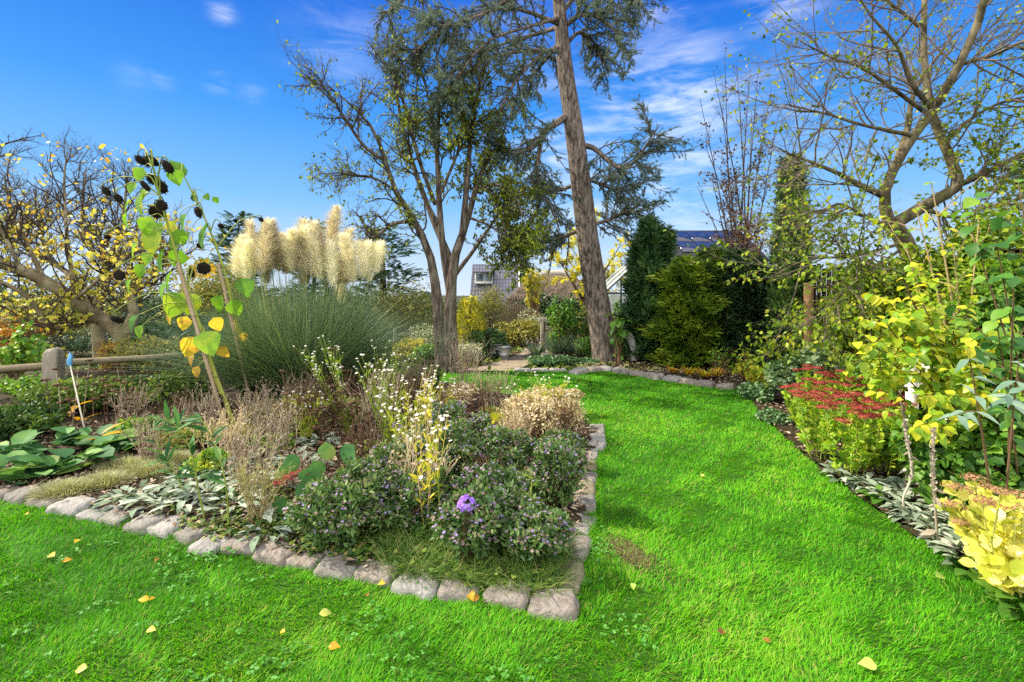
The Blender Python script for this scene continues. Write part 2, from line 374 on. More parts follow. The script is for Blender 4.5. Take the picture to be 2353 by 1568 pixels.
flat('mulch_patch', [GX(1030, 9.4), GX(1080, 9.5), GX(1160, 11.1), GX(1205, 12.4), GX(1200, 14), GX(1090, 13.8), GX(1020, 11)], -.006, m_mulch, 'brown mulch under the buckets and the small shrubs', 'ground')
bs_c = G(1450, 1275); bs_a = np.arange(40) * 2 * math.pi / 40; bs_r = 1 + .22 * np.sin(bs_a * 3 + 1) + .16 * np.sin(bs_a * 7) + .10 * np.sin(bs_a * 13 + 2)
flat('bare_soil', [bs_c + np.array([.07 * math.cos(a) * r - .45 * .12 * math.sin(a) * r, .12 * math.sin(a) * r, 0]) for a, r in zip(bs_a, bs_r)], .005, m_mulch, 'bare brown patch worn into the lawn', 'soil')

# grass of the lawn ------------------------------------------------------------------
def lawn_scatter(n, x0, x1, y0, y1, poly=lawn_poly):
    x = U(x0, x1, n); y = U(y0, y1, n); k = inpoly(x, y, poly); return x[k], y[k]
bare = np.array([G(1395, 1232)[:2], G(1440, 1238)[:2], G(1490, 1288)[:2], G(1505, 1312)[:2], G(1450, 1308)[:2], G(1410, 1270)[:2]])
mb = MB()
for y0, y1, x0, x1, dens, L, wd in ((.6, 1.6, -3, 3, 3500, .045, .0042), (1.6, 2.4, -3.6, 3.3, 15000, .045, .0036), (2.4, 3.3, -4.6, 3.2, 11000, .043, .0042), (3.3, 4.6, -6.5, 3.3, 6500, .042, .0055), (4.6, 6.5, -8, 3.7, 3800, .042, .0075), (6.5, 9.9, -1.6, 4.2, 2600, .045, .011)):
    x, y = lawn_scatter(int(dens * (x1 - x0) * (y1 - y0)), x0, x1, y0, y1)
    keep = ~inpoly(x, y, bare) | (U(0, 1, len(x)) < .22); x = x[keep]; y = y[keep]; N = len(x)
    c1 = fbm(x, y, 2.3); c2 = fbm(x, y, 9, 3); c3 = fbm(x, y, .8, 1.5)
    az = 2.2 * fbm(x, y, 3.1, 5) + 1.2 * fbm(x, y, 13, 2) + U(-1.3, 1.3, N)
    lean = np.clip(.45 + .25 * c1 + .3 * rng.normal(size=N), .05, 1.3)
    d = np.stack([np.cos(az) * lean, np.sin(az) * lean, np.ones(N)], 1)
    rn = np.clip(.5 + .17 * c1 + .16 * c2 + .19 * c3 + .17 * rng.normal(size=N), .02, .9)
    dry = U(0, 1, N) < .035 + .16 * np.clip(c3 - .25, 0, 1) + .20 * np.clip(c1 - .45, 0, 1); rn[dry] = U(.93, 1, dry.sum())
    blades(mb, np.stack([x, y, np.zeros(N)], 1), d, L * .80 * U(.5, 1.25, N) * (1 + .2 * c2), wd * U(.7, 1.25, N), U(.15, .6, N), rn)
# longer tufts against the stones
edge = g2(LEFT_ROW, 0) + g2(RIGHT_ROW, 0)
m_grass = leafmat('grass', [(.022, .115, .003), (.048, .225, .004), (.085, .345, .005), (.14, .46, .008), (.24, .46, .02), (.42, .36, .12)], .38, .5, .15, [0, .3, .55, .78, .92, 1])
lp_all = [(a + b) / 2 for a, b in zip(edge[:-1], edge[1:]) if U(0, 1) < .6]
for A, B in list(zip(edge[:-1], edge[1:])):
    n = int(np.linalg.norm(B - A) * 1500 * min(1, (3.0 / A[1]) ** .5)); t = U(0, 1, n)[:, None]
    nv = nrm(np.array([B[1] - A[1], -(B - A)[0], 0])); base = A + (B - A) * t + nv * (np.abs(rng.normal(size=n)) * .03 + .055)[:, None] if A[1] < B[1] or True else None
    k = inpoly(base[:, 0], base[:, 1], lawn_poly); base = base[k]; base[:, 2] = 0; N = len(base)
    az = U(0, 6.28, N); d = np.stack([np.cos(az) * .4, np.sin(az) * .4, np.ones(N)], 1)
    blades(mb, base, d, U(.035, .07, N), .0042, U(.2, .7, N), np.clip(.5 + .25 * rng.normal(size=N), 0, .97), 3)
for c in lp_all:
    n = 34; pos = c + np.stack([U(-.05, .05, n), U(-.10, .10, n), np.full(n, .0)], 1); az = U(0, 6.28, n); blades(mb, pos, np.stack([np.cos(az) * .5, np.sin(az) * .5, np.ones(n)], 1), U(.05, .10, n), .004, U(.3, .9, n), np.clip(.45 + .3 * rng.normal(size=n), 0, 1), 3)
tag(part('grass', mb, m_grass, kind='stuff'), 'short bright green blades covering the lawn', 'grass')
mb = MB(); n = 1500; pos = bs_c + np.stack([rng.normal(size=n) * .075, rng.normal(size=n) * .10, np.full(n, .006)], 1); pos[:, 0] -= (pos[:, 1] - bs_c[1]) * .45; az = U(0, 6.28, n); blades(mb, pos, np.stack([np.cos(az), np.sin(az), U(.05, .5, n)], 1), U(.02, .05, n), .0035, U(0, .4, n), U(0, 1, n))
tag(part('dead_thatch', mb, leafmat('dead_thatch', [(.03, .02, .012), (.09, .065, .035), (.20, .17, .08), (.10, .16, .02)], 0, .9, .1), kind='stuff'), 'dead brown grass lying on the bare patch of the lawn', 'grass')
# clover in the front of the lawn
mb = MB(); cx, cy = lawn_scatter(6500, -2.6, .6, 1.5, 3.2)
k = (fbm(cx, cy, 4.5, 4) + .5 * fbm(cx, cy, 11, 1) + U(-.5, .5, len(cx))) > .55; cx = cx[k]; cy = cy[k]; N = len(cx)
for j in range(3):
    a = U(0, 6.28, N) * 0 + j * 2.09 + cx * 50; d = np.stack([np.cos(a), np.sin(a), U(-.1, .35, N)], 1)
    leaves(mb, np.stack([cx, cy, U(.025, .042, N)], 1), d, np.array([0, 0, 1.]) + .35 * rng.normal(size=(N, 3)), U(.011, .018, N), ROUND, U(0, 1, N))
tag(part('clover', mb, leafmat('clover', [(.04, .17, .015), (.075, .25, .03), (.13, .32, .07)], .2, .6, .25), kind='stuff'), 'three leafed clover growing through the lawn by the front edging', 'clover')

# edging stones -----------------------------------------------------------------------
m_st = [noisemat('granite_grey', [(.07, .065, .06), (.21, .198, .18), (.40, .38, .35)], 22, 12, .9, 1.0, 40, second=((.13, .115, .10), 5, .8)),
        noisemat('granite_pink', [(.08, .068, .062), (.215, .188, .17), (.39, .345, .315)], 22, 12, .9, 1.0, 40, second=((.20, .16, .12), 5, .7)),
        noisemat('granite_blue', [(.11, .105, .10), (.27, .26, .245), (.44, .425, .39)], 18, 12, .88, 1.0, 34, second=((.12, .12, .12), 4, .7)),
        noisemat('granite_mossy', [(.075, .066, .045), (.19, .168, .115), (.32, .285, .20)], 18, 12, .92, 1.0, 34, second=((.10, .12, .03), 6, .8))]
def stone_mb(sx, sy, sz, seed, rot=0.0, tiltx=0.0, tilty=0.0, n=9, nz=1.0):
    g = np.linspace(-1, 1, n); V = []; Q = []
    for ax in range(3):
        for s in (-1, 1):
            A, B = np.meshgrid(g, g, indexing='ij'); o = [a for a in range(3) if a != ax]
            f = np.zeros((n, n, 3)); f[..., ax] = s; f[..., o[0]] = A; f[..., o[1]] = B
            i0 = len(V) * n * n; V.append(f.reshape(-1, 3)); I = np.arange(n * n).reshape(n, n) + i0
            q = np.stack([I[:-1, :-1], I[1:, :-1], I[1:, 1:], I[:-1, 1:]], -1).reshape(-1, 4)
            Q.append(q if (s > 0) == (ax != 1) else q[:, ::-1])
    V = np.concatenate(V); Q = np.concatenate(Q)
    p = 9.0; rr = (np.abs(V) ** p).sum(1) ** (1 / p); V = V / rr[:, None]                # rounded block
    V[:, 0] *= 1 - .10 * np.clip(V[:, 2], 0, 1); V[:, 1] *= 1 - .10 * np.clip(V[:, 2], 0, 1)
    out = np.empty_like(V); off = Vector((seed * 7.3, seed * 3.1, seed * 1.7))
    for i, v in enumerate(V):
        q = Vector(v); nn = mnoise.noise_vector(q * .9 + off) * .15 + mnoise.noise_vector(q * 2.3 + off) * .09 + mnoise.noise_vector(q * 5 + off) * .055
        out[i] = v + np.array(nn) * nz
    V = out * (sx / 2, sy / 2, sz / 2)
    V[:, 2] += tiltx * V[:, 1] + tilty * V[:, 0]
    c, s = math.cos(rot), math.sin(rot); V = V @ np.array([[c, s, 0], [-s, c, 0], [0, 0, 1.]])
    mb = MB(); mb.add(V, Q); return mb
def weld(o, dist=.0005):
    import bmesh
    bm = bmesh.new(); bm.from_mesh(o.data); bmesh.ops.remove_doubles(bm, verts=bm.verts, dist=dist); bmesh.ops.recalc_face_normals(bm, faces=bm.faces); bm.to_mesh(o.data); bm.free()
ORD = ['first', 'second', 'third', 'fourth', 'fifth', 'sixth', 'seventh', 'eighth', 'ninth', 'tenth', 'eleventh', 'twelfth', 'thirteenth', 'fourteenth', 'fifteenth', 'sixteenth', 'seventeenth', 'eighteenth', 'nineteenth']
seed = 0
def edging(pts, widths, deps, hts, mats, labels, group, zs=.05, tx=0.0):
    global seed
    for i, p in enumerate(pts):
        a = pts[max(i - 1, 0)]; b = pts[min(i + 1, len(pts) - 1)]; rot = math.atan2(b[1] - a[1], b[0] - a[0])
        seed += 1; mb = stone_mb(widths[i], deps[i], hts[i], seed, 0, U(-.06, .06) + tx, U(-.10, .10))
        o = part('edging_stone', mb, m_st[mats[i]], smooth=False); weld(o)
        o.location = (p[0], p[1], zs - hts[i] / 2 + .012 + U(-.014, .008) - .012); o.rotation_euler = (0, 0, rot + U(-.10, .10))
        tag(o, labels[i], 'edging stone', group)
lp = g2(LEFT_ROW); n = len(lp)
dist = lambda l, i: .5 * (np.linalg.norm(l[min(i + 1, len(l) - 1)] - l[i]) + np.linalg.norm(l[i] - l[max(i - 1, 0)])) * (1 if 0 < i < len(l) - 1 else 2)
lm = [1, 0, 1, 2, 2, 0, 0, 2, 0, 2, 1, 1, 1, 0, 1, 2, 1, 1, 1]
kindword = ['grey', 'pinkish grey', 'pale blue grey', 'mossy buff']
ll = [f'rough {kindword[lm[i]]} granite stone, {ORD[n - 2 - i]} left of the bed corner stone' for i in range(n - 1)] + ['squared pinkish granite stone at the very corner of the bed, nearest the camera']
edging(lp, [dist(lp, i) * U(.94, 1.10) for i in range(n)], [.17 + .02 * math.sin(i * 2.1) for i in range(n)], [.17 + .03 * math.sin(i * 1.7) for i in range(n)], lm, ll, 'granite stones along the front of the bed', .055, .06)
rp_ = g2(RIGHT_ROW); n = len(rp_); rm = [3, 1, 0, 0, 3, 0, 3, 0, 2, 2, 0]
rl = [f'flat {kindword[rm[i]]} granite stone, {ORD[i]} behind the bed corner stone on the lawn side' for i in range(n - 1)] + ['tall grey granite block ending the row beside the dried seed heads']
edging(rp_, [dist(rp_, i) * U(.94, 1.04) for i in range(n)], [.21, .19, .18, .17, .15, .17, .16, .15, .18, .16, .2], [.15] * (n - 1) + [.22], rm, rl, 'granite stones along the lawn side of the bed', .05)
bp_ = [G(x, y, .07) for x, y in BACK_ROW]; n = len(bp_); bm_ = [2, 1, 2, 0, 1, 0, 2, 1, 1, 1]
bl = [f'{kindword[bm_[i]]} rockery stone at the far lawn edge, {ORD[i]} counting right from the path' for i in range(n)]
edging(bp_, [dist(bp_, i) * .95 for i in range(n)], [.24] * n, [.2, .26, .24, .34, .24, .26, .28, .22, .22, .24], bm_, bl, 'rockery stones round the far end of the lawn', .09)
for i, x in enumerate((1200, 1240, 1282)):
    seed += 1; o = part('paving_slab', stone_mb(.34, .2, .07, seed), m_st[2]); weld(o); o.location = tuple(G(x, 851, .02)); tag(o, 'flat grey slab set level with the lawn edge, ' + ('beside the path', 'between two like it', 'beside the rockery stones')[i], 'slab', 'flat slabs at the far lawn edge')
for i, (x, y, w_) in enumerate(((1250, 817, .9), (1207, 792, .7))):
    seed += 1; o = part('stepping_stone', stone_mb(w_, .4, .07, seed), m_st[0]); weld(o); o.location = tuple(G(x, y, .03)); tag(o, ('pale flat stone on the path in front of the fence corner post', 'pale flat stone farther up the path beyond the buckets')[i], 'stepping stone', 'stepping stones in the path')
# fallen leaves --------------------------------------------------------------------------
m_fall = leafmat('fallen_leaf', [(.10, .04, .02), (.45, .22, .01), (.60, .42, .02), (.50, .50, .12), (.22, .38, .06)], .3, .5, .3)
FL = [(185, 1240, .9, .45, 'curled yellow leaf on the lawn near the far left edging'), (125, 1278, .9, .5, 'large yellow leaf lying apart on the lawn at the left'), (143, 1290, .7, .3, 'orange leaf beside the large yellow leaf at the left'), (343, 1378, .8, .4, 'orange yellow leaf standing upright in the clover'), (355, 1372, .5, .35, 'small orange leaf against the upright one in the clover'), (338, 1448, .7, .6, 'pale yellow leaf in the front clover below the upright leaf'),
      (733, 1410, .9, .75, 'broad yellow green leaf on the grass below the edging'), (755, 1485, .8, .3, 'orange leaf in the grass at the bottom centre'), (655, 1452, .5, .35, 'small orange leaf between two larger ones at the bottom'), (846, 1370, .45, .05, 'dark red leaf on the lawn below the front stones'), (1080, 1360, 1.0, .3, 'orange lobed leaf against the stone near the corner'), (1098, 1366, .7, .2, 'brownish orange leaf beside the lobed one near the corner'),
      (200, 1535, .8, .7, 'yellow green leaf at the bottom left corner'), (2015, 1530, 1.1, .8, 'oval yellow green leaf on the lawn at the bottom right'), (1648, 1448, .6, .05, 'brown leaf on the right lawn below the bare patch'), (2150, 1325, 1.0, .95, 'upright pale green leaf near the lamb ear border'), (1610, 1092, .6, .7, 'pale leaf alone in the middle of the side lawn'), (1455, 1340, .7, .9, 'pale green leaf below the bare patch'),
      (1372, 1135, .5, .3, 'small orange leaf against the lawn side stones'), (425, 1222, .5, .5, 'small yellow leaf tucked by the front stones'), (365, 1283, .6, .1, 'brown leaf on the lawn below the front stones'), (350, 1178, .5, .5, 'yellow leaf lying on the front edging stone'), (888, 1335, .7, .6, 'pale yellow leaf against the front stones'), (510, 1225, .4, .4, 'tiny yellow leaf against the big pinkish stone'), (1770, 1475, .5, .1, 'small brown leaf on the right lawn near the bottom'), (60, 1180, .5, .5, 'small yellow leaf near the stones at the left frame side')]
for x, y, s, c, lab in FL:
    mb = MB(); p = G(x, y, .030); a = U(0, 6.28)
    leaves(mb, p[None], np.array([[math.cos(a), math.sin(a) * .6, U(-.1, .35)]]), np.array([[U(-.4, .4), -.5, 1.]]), .062 * s, BIGOV, c)
    tag(part('fallen_leaf', mb, m_fall, origin=p), lab, 'fallen leaf', 'leaves fallen on the lawn')
# ------------------------------------------------------------------ plant builders
def TUFTT(n=6):
    V = []; T = []
    for i in range(n):
        a = 2 * math.pi * i / n; z = .25 + .5 * (i % 2); c, s = math.cos(a), math.sin(a)
        V += [(-s * .07, c * .07 , 0), (s * .07, -c * .07, 0), (c * .8, s * .8, z)]; T.append((3 * i, 3 * i + 1, 3 * i + 2))
    return np.array(V), [], T
TUFT = TUFTT()
def SPRAYT(k=6, ang=.9, ln=.34, wd=.075):
    V = []; T = []
    for i in range(k):
        t = .08 + .85 * i / k
        for s in (-1, 1):
            l = ln * (1 - .55 * i / k); dx, dy = s * math.sin(ang) * l, math.cos(ang) * l; b = len(V)
            V += [(0, t - wd, -.1 * t * t), (0, t + wd, -.1 * t * t), (dx, t + dy, -.1 * t * t - .06)]; T.append((b, b + 1, b + 2))
    b = len(V); V += [(-.03, 0, 0), (.03, 0, 0), (0, 1, -.12)]; T.append((b, b + 1, b + 2))
    return np.array(V, float), [], T
SPRAY = SPRAYT()
def limbset(ls, n=14):
    """[(points, radii)] -> stacked arrays"""
    P_ = np.stack([smoothpath(p, n) for p, r in ls]); Rr = np.stack([np.interp(np.linspace(0, 1, n), np.linspace(0, 1, len(r)), r) for p, r in ls])
    return P_, Rr
def px(l): return [P(*q) for q in l]
def tree(name, label, cat, limbs, levels, bark, twigm=None, leaf=None, leafm=None, group=None, sides=8, start=0, wob=.02, crown='crown', bname='branches'):
    base = limbs[0][0][0].copy(); base[2] = max(base[2], 0)
    t = thing(name, label, cat, base, group)
    LP, LR = limbset(limbs)
    LP = LP + wob * np.cumsum(rng.normal(size=LP.shape), 1) * np.linspace(0, 1, LP.shape[1])[None, :, None] * .4
    mb = MB(); tubes(mb, LP, LR, sides, U(.3, .7, len(LP))); part('trunk', mb, bark, t, True)
    mb = MB(); p, r = LP[start:], LR[start:]; tips = []
    for lv in levels:
        b, d, tt, rr, idx = spawn(p, r, lv['n'], lv.get('t0', .2), lv.get('t1', 1), lv.get('a0', .4), lv.get('a1', 1.1))
        L = U(lv['L'][0], lv['L'][1], len(b)) * (1 - lv.get('taper', .4) * tt)
        d = nrm(d) + np.array(lv.get('bias', (0, 0, 0)))
        r0 = np.minimum(rr * .65, lv['r']); p, r = grow(b, d, L, r0, np.minimum(r0 * .45, lv['r'] * .5), lv.get('seg', 5), lv.get('g', .2), lv.get('trop', 0))
        tubes(mb, p, r, 3 if lv['r'] < .012 else 5, U(.2, .8, len(p)))
        tips.append((p, r))
    if levels: part(bname, mb, twigm or bark, t)
    if leaf:
        mb = MB()
        for lf in leaf:
            p = tips[lf['lv']][0]; n = lf['n']; N = len(p)
            idx = np.repeat(np.arange(N), n); M = len(idx); f = U(lf.get('t0', .1), 1, M) * (p.shape[1] - 1); i = np.minimum(f.astype(int), p.shape[1] - 2); fr = (f - i)[:, None]
            pos = p[idx, i] * (1 - fr) + p[idx, i + 1] * fr; tan = nrm(p[idx, i + 1] - p[idx, i])
            k = U(0, 1, M) < (lf['keep'](pos) if 'keep' in lf else 1.0); pos = pos[k]; tan = tan[k]; M = len(pos)
            d = nrm(tan * lf.get('along', .5) + ru(M) * lf.get('spread', .8) + np.array([0, 0, -lf.get('droop', .3)]))
            nn = nrm(np.array([0, 0, lf.get('upn', .7)]) + ru(M))
            rn = lf['rnd'](pos, M) if 'rnd' in lf else U(0, 1, M)
            leaves(mb, pos, d, nn, U(*lf['s'], M), lf['tm'], rn, lf.get('wid', 1))
        part(crown, mb, leafm, t)
    return t
def lobes(n, w, dp, h, z0=0.0, tight=.62, rl=.30, rh=.46):
    c = ru(n) * U(.2, 1, n)[:, None] ** .5; c = c * np.array([w / 2, dp / 2, h / 2]) * tight; c[:, 2] += z0 + h / 2
    r = U(rl, rh, n)[:, None] * np.array([w, dp, h]) * .62; return c, r
def bush(name, label, cat, base, w, dp, h, tm, size, n, mat, group=None, stem=None, nl=9, wid=1, flatn=.5, rnd=None, shell=.55, crown='foliage', z0=0.0, nst=14, tight=.62, hang=.3, up=0.0, stemr=.008, rl=.30, rh=.46):
    base = np.array(base, float); t = thing(name, label, cat, base, group); mb = MB()
    c, r = lobes(nl, w, dp, h * .92, z0 + h * .06, tight, rl, rh); k = rng.integers(0, nl, n); u = ru(n); rad = shell + (1 - shell) * U(0, 1, n) ** .6
    rel = c[k] + u * r[k] * rad[:, None]; ok = rel[:, 2] > .02; rel = rel[ok]; u = u[ok]; k = k[ok]; n = len(rel)
    d = nrm(u * .6 + ru(n) * .7 + np.array([0, 0, up - hang])); nn = nrm(u * .6 + np.array([0, 0, flatn]) + ru(n) * .5)
    tone = U(-.16, .16, nl)[k]
    rn = np.clip((rnd(rel + base, n) if rnd else U(.1, .9, n)) + tone, 0, 1)
    leaves(mb, rel + base, d, nn, U(.65, 1.25, n) * size, tm, rn, wid); part(crown, mb, mat, t)
    if stem is not None:
        mb = MB(); k = rng.integers(0, nl, nst); e = c[k] + r[k] * ru(nst) * .7 + base; b = base + np.stack([U(-.12, .12, nst) * w, U(-.12, .12, nst) * dp, np.zeros(nst)], 1)
        m = (b + e) / 2 + np.stack([U(-.05, .05, nst) * w, U(-.05, .05, nst) * dp, U(0, .1, nst) * h], 1)
        tt = np.linspace(0, 1, 7)[None, :, None]; p = b[:, None] * (1 - tt) ** 2 + 2 * m[:, None] * tt * (1 - tt) + e[:, None] * tt ** 2
        tubes(mb, p, np.linspace(stemr, stemr * .35, 7)[None] * np.ones((nst, 1)), 4, U(0, 1, nst))
        b2, d2, t2, r2, i2 = spawn(p, np.full(p.shape[:2], stemr * .5), 5, .3, 1, .4, 1.0); pp, rr = grow(b2, d2, U(.1, .3, len(b2)) * h, stemr * .4, stemr * .2, 3, .2, .1)
        tubes(mb, pp, rr, 3, U(0, 1, len(b2))); part('stems', mb, stem, t)
    return t
def conifer(name, label, cat, base, w, h, mat, n, size, group=None, prof=None, out=.6, upv=.6, trunk=None, tm=SPRAY, shell=.45, lean=(0, 0), rough=.22, wid=1, droop=0.0):
    """sprays over a column or cone; prof(t) = half width share at height share t"""
    base = np.array(base, float); t = thing(name, label, cat, base, group)
    prof = prof or (lambda s: np.clip(1 - s, 0, 1) ** .7)
    z = U(.0, 1, n * 2); k = U(0, 1, n * 2) < np.clip(prof(z) + .12, .05, 1); z = z[k][:n]; n = len(z)
    a = U(0, 6.283, n); bumpy = 1 + rough * np.sin(a * 3 + z * 9 + base[0]) * np.cos(z * 23 + a * 2) + rough * .6 * np.sin(a * 7 - z * 31)
    rr = prof(z) * bumpy * (shell + (1 - shell) * U(0, 1, n) ** .5) * w / 2
    pos = np.stack([np.cos(a) * rr + lean[0] * z * h, np.sin(a) * rr + lean[1] * z * h, .03 * h + z * h * .97], 1) + base
    o = np.stack([np.cos(a), np.sin(a), np.zeros(n)], 1)
    d = nrm(o * out + np.array([0, 0, upv]) + .45 * ru(n)); nn = nrm(np.cross(np.cross(o, [0, 0, 1.]), d) + .5 * ru(n) + o * .4)
    rn = np.clip(.5 + .25 * np.sin(a * 3 + z * 9 + base[0]) + .2 * rng.normal(size=n), 0, 1)
    mb = MB(); leaves(mb, pos, d, nn, size * U(.6, 1.3, n), tm, rn, wid); part('crown', mb, mat, t)
    mb = MB(); path_tube(mb, [base, base + (lean[0] * h * .5, lean[1] * h * .5, h * .5), base + (lean[0] * h, lean[1] * h, h * .97)], [max(.03, w * .045), w * .03, .008], 10, 7)
    nb = 26; zt = U(.08, .9, nb); aa = U(0, 6.28, nb); b = base + np.stack([lean[0] * zt * h, lean[1] * zt * h, zt * h], 1); d = np.stack([np.cos(aa) * out, np.sin(aa) * out, np.full(nb, upv * .8)], 1)
    p, r = grow(b, d, prof(zt) * w * .48 + .05, .014, .004, 4, .08); tubes(mb, p, r, 4); part('trunk', mb, trunk or m_bark_dark, t)
    return t

m_bark_pear = barkmat('bark_pear', [(.03, .023, .019), (.09, .07, .058), (.19, .16, .135)], 16, 3.2, 1.0, second=((.16, .17, .12), .5, .5))
m_bark_cedar = barkmat('bark_cedar', [(.035, .027, .023), (.11, .088, .076), (.22, .185, .165)], 20, 5.0, 1.0, second=((.30, .27, .24), .9, .35))
m_bark_pale = barkmat('bark_magnolia', [(.12, .095, .055), (.23, .19, .12), (.35, .30, .20)], 5, 3, .35, second=((.15, .16, .08), .6, .5))
m_bark_mossy = barkmat('bark_mossy', [(.04, .034, .02), (.105, .088, .055), (.19, .16, .11)], 7, 3, .6, second=((.11, .12, .03), .5, .7))
m_bark_dark = barkmat('bark_dark', [(.02, .014, .01), (.05, .036, .027), (.10, .075, .058)], 12, 4, .6)
m_twig_dark = noisemat('twig_dark', [(.025, .018, .014), (.06, .045, .035), (.12, .095, .075)], 10, 4, .85, 0)
m_twig_grey = noisemat('twig_grey', [(.06, .05, .04), (.14, .115, .09), (.26, .22, .18)], 10, 4, .8, 0)
m_twig_brown = noisemat('twig_brown', [(.06, .035, .02), (.14, .085, .045), (.26, .17, .09)], 8, 4, .8, 0)

# ------------------------------------------------------------------ the three big trees
m_pear = leafmat('pear_leaf', [(.045, .06, .014), (.10, .14, .02), (.19, .26, .025), (.28, .36, .03), (.40, .40, .05)], .5, .45, .25)
pear = [(px([(1024, 858, 9.55), (1023, 800, 9.55), (1020, 725, 9.55)]), [.24, .17, .10]),
        (px([(1014, 850, 9.45), (1008, 740, 9.45), (1000, 655, 9.4), (984, 575, 9.3), (945, 495, 9.1), (905, 430, 8.9), (882, 350, 8.7), (852, 285, 8.5), (800, 232, 8.4), (755, 195, 8.3)]), [.13, .115, .095, .075, .058, .046, .036, .026, .018, .009]),
        (px([(1040, 850, 9.6), (1035, 720, 9.6), (1043, 600, 9.7), (1072, 510, 9.9), (1092, 435, 10), (1112, 385, 10.1), (1150, 330, 10.2), (1170, 270, 10.2)]), [.14, .12, .095, .07, .055, .04, .026, .01]),
        (px([(1036, 690, 9.75), (1018, 580, 9.8), (1008, 450, 9.8), (1004, 330, 9.7), (1010, 200, 9.6), (1000, 95, 9.5)]), [.07, .07, .06, .045, .03, .01]),
        (px([(975, 545, 9.3), (945, 512, 9.1), (905, 515, 8.8), (862, 543, 8.6), (815, 560, 8.4)]), [.05, .042, .035, .025, .01]),
        (px([(1040, 610, 9.8), (985, 480, 10.2), (950, 380, 10.5), (922, 280, 10.6), (905, 165, 10.5), (888, 80, 10.4)]), [.08, .06, .045, .035, .022, .01]),
        (px([(1098, 425, 10), (1130, 450, 9.8), (1152, 510, 9.6), (1172, 565, 9.5)]), [.045, .035, .028, .01]),
        (px([(884, 370, 8.8), (835, 335, 8.4), (790, 270, 8.2), (740, 205, 8.0), (690, 178, 7.9)]), [.035, .028, .022, .016, .008]),
        (px([(1062, 540, 9.8), (1074, 400, 9.6), (1080, 300, 9.4), (1098, 200, 9.3), (1122, 130, 9.2)]), [.07, .05, .035, .025, .01]),
        (px([(910, 440, 9), (860, 410, 8.6), (810, 405, 8.3), (770, 395, 8.2)]), [.03, .022, .016, .008]),
        (px([(1000, 470, 9.8), (960, 360, 9.2), (930, 250, 8.9), (890, 160, 8.8), (860, 120, 8.8)]), [.045, .035, .028, .018, .01]),
        (px([(1010, 450, 9.8), (1060, 330, 9.4), (1095, 215, 9.2)]), [.035, .025, .009]), (px([(1010, 520, 9.8), (962, 425, 9.5), (940, 330, 9.3), (945, 240, 9.2)]), [.035, .028, .018, .008]),
        (px([(1090, 440, 10), (1142, 425, 9.7), (1190, 470, 9.5), (1205, 545, 9.4)]), [.03, .024, .018, .008]), (px([(1078, 500, 9.9), (1132, 522, 9.6), (1180, 560, 9.5), (1202, 605, 9.5)]), [.03, .022, .015, .007]), (px([(1000, 340, 9.7), (985, 230, 9.5), (960, 150, 9.4), (955, 90, 9.4)]), [.03, .022, .015, .007]),
        (px([(1040, 640, 9.8), (1100, 560, 10.4), (1160, 470, 10.8), (1190, 400, 10.9)]), [.05, .04, .028, .01])]
rightness = lambda p: np.clip(.10 + .75 * ((p[:, 0] / p[:, 1] * F + W / 2 - 860) / 260), .07, .62) * np.where(p[:, 2] > 5.2, .5, 1)
tree('pear_tree', 'old twin stemmed fruit tree with thinning olive leaves, beside the pampas grass', 'tree', pear,
     [dict(n=11, t0=.3, a0=.5, a1=1.2, L=(.5, 1.3), r=.02, g=.28, trop=.06, seg=6), dict(n=8, t0=.15, a0=.5, a1=1.3, L=(.25, .65), r=.010, g=.3, trop=.02, seg=5), dict(n=6, t0=.1, a0=.5, a1=1.4, L=(.08, .28), r=.0065, g=.3, seg=3)],
     m_bark_pear, m_twig_dark, [dict(lv=2, n=6, s=(.04, .068), tm=OVATE, keep=rightness, droop=.75, along=.2, spread=.6, rnd=lambda p, M: np.clip(.35 + .35 * fbm(p[:, 0], p[:, 2], 1.3) + .22 * rng.normal(size=M), 0, 1))], m_pear, start=1, sides=9)

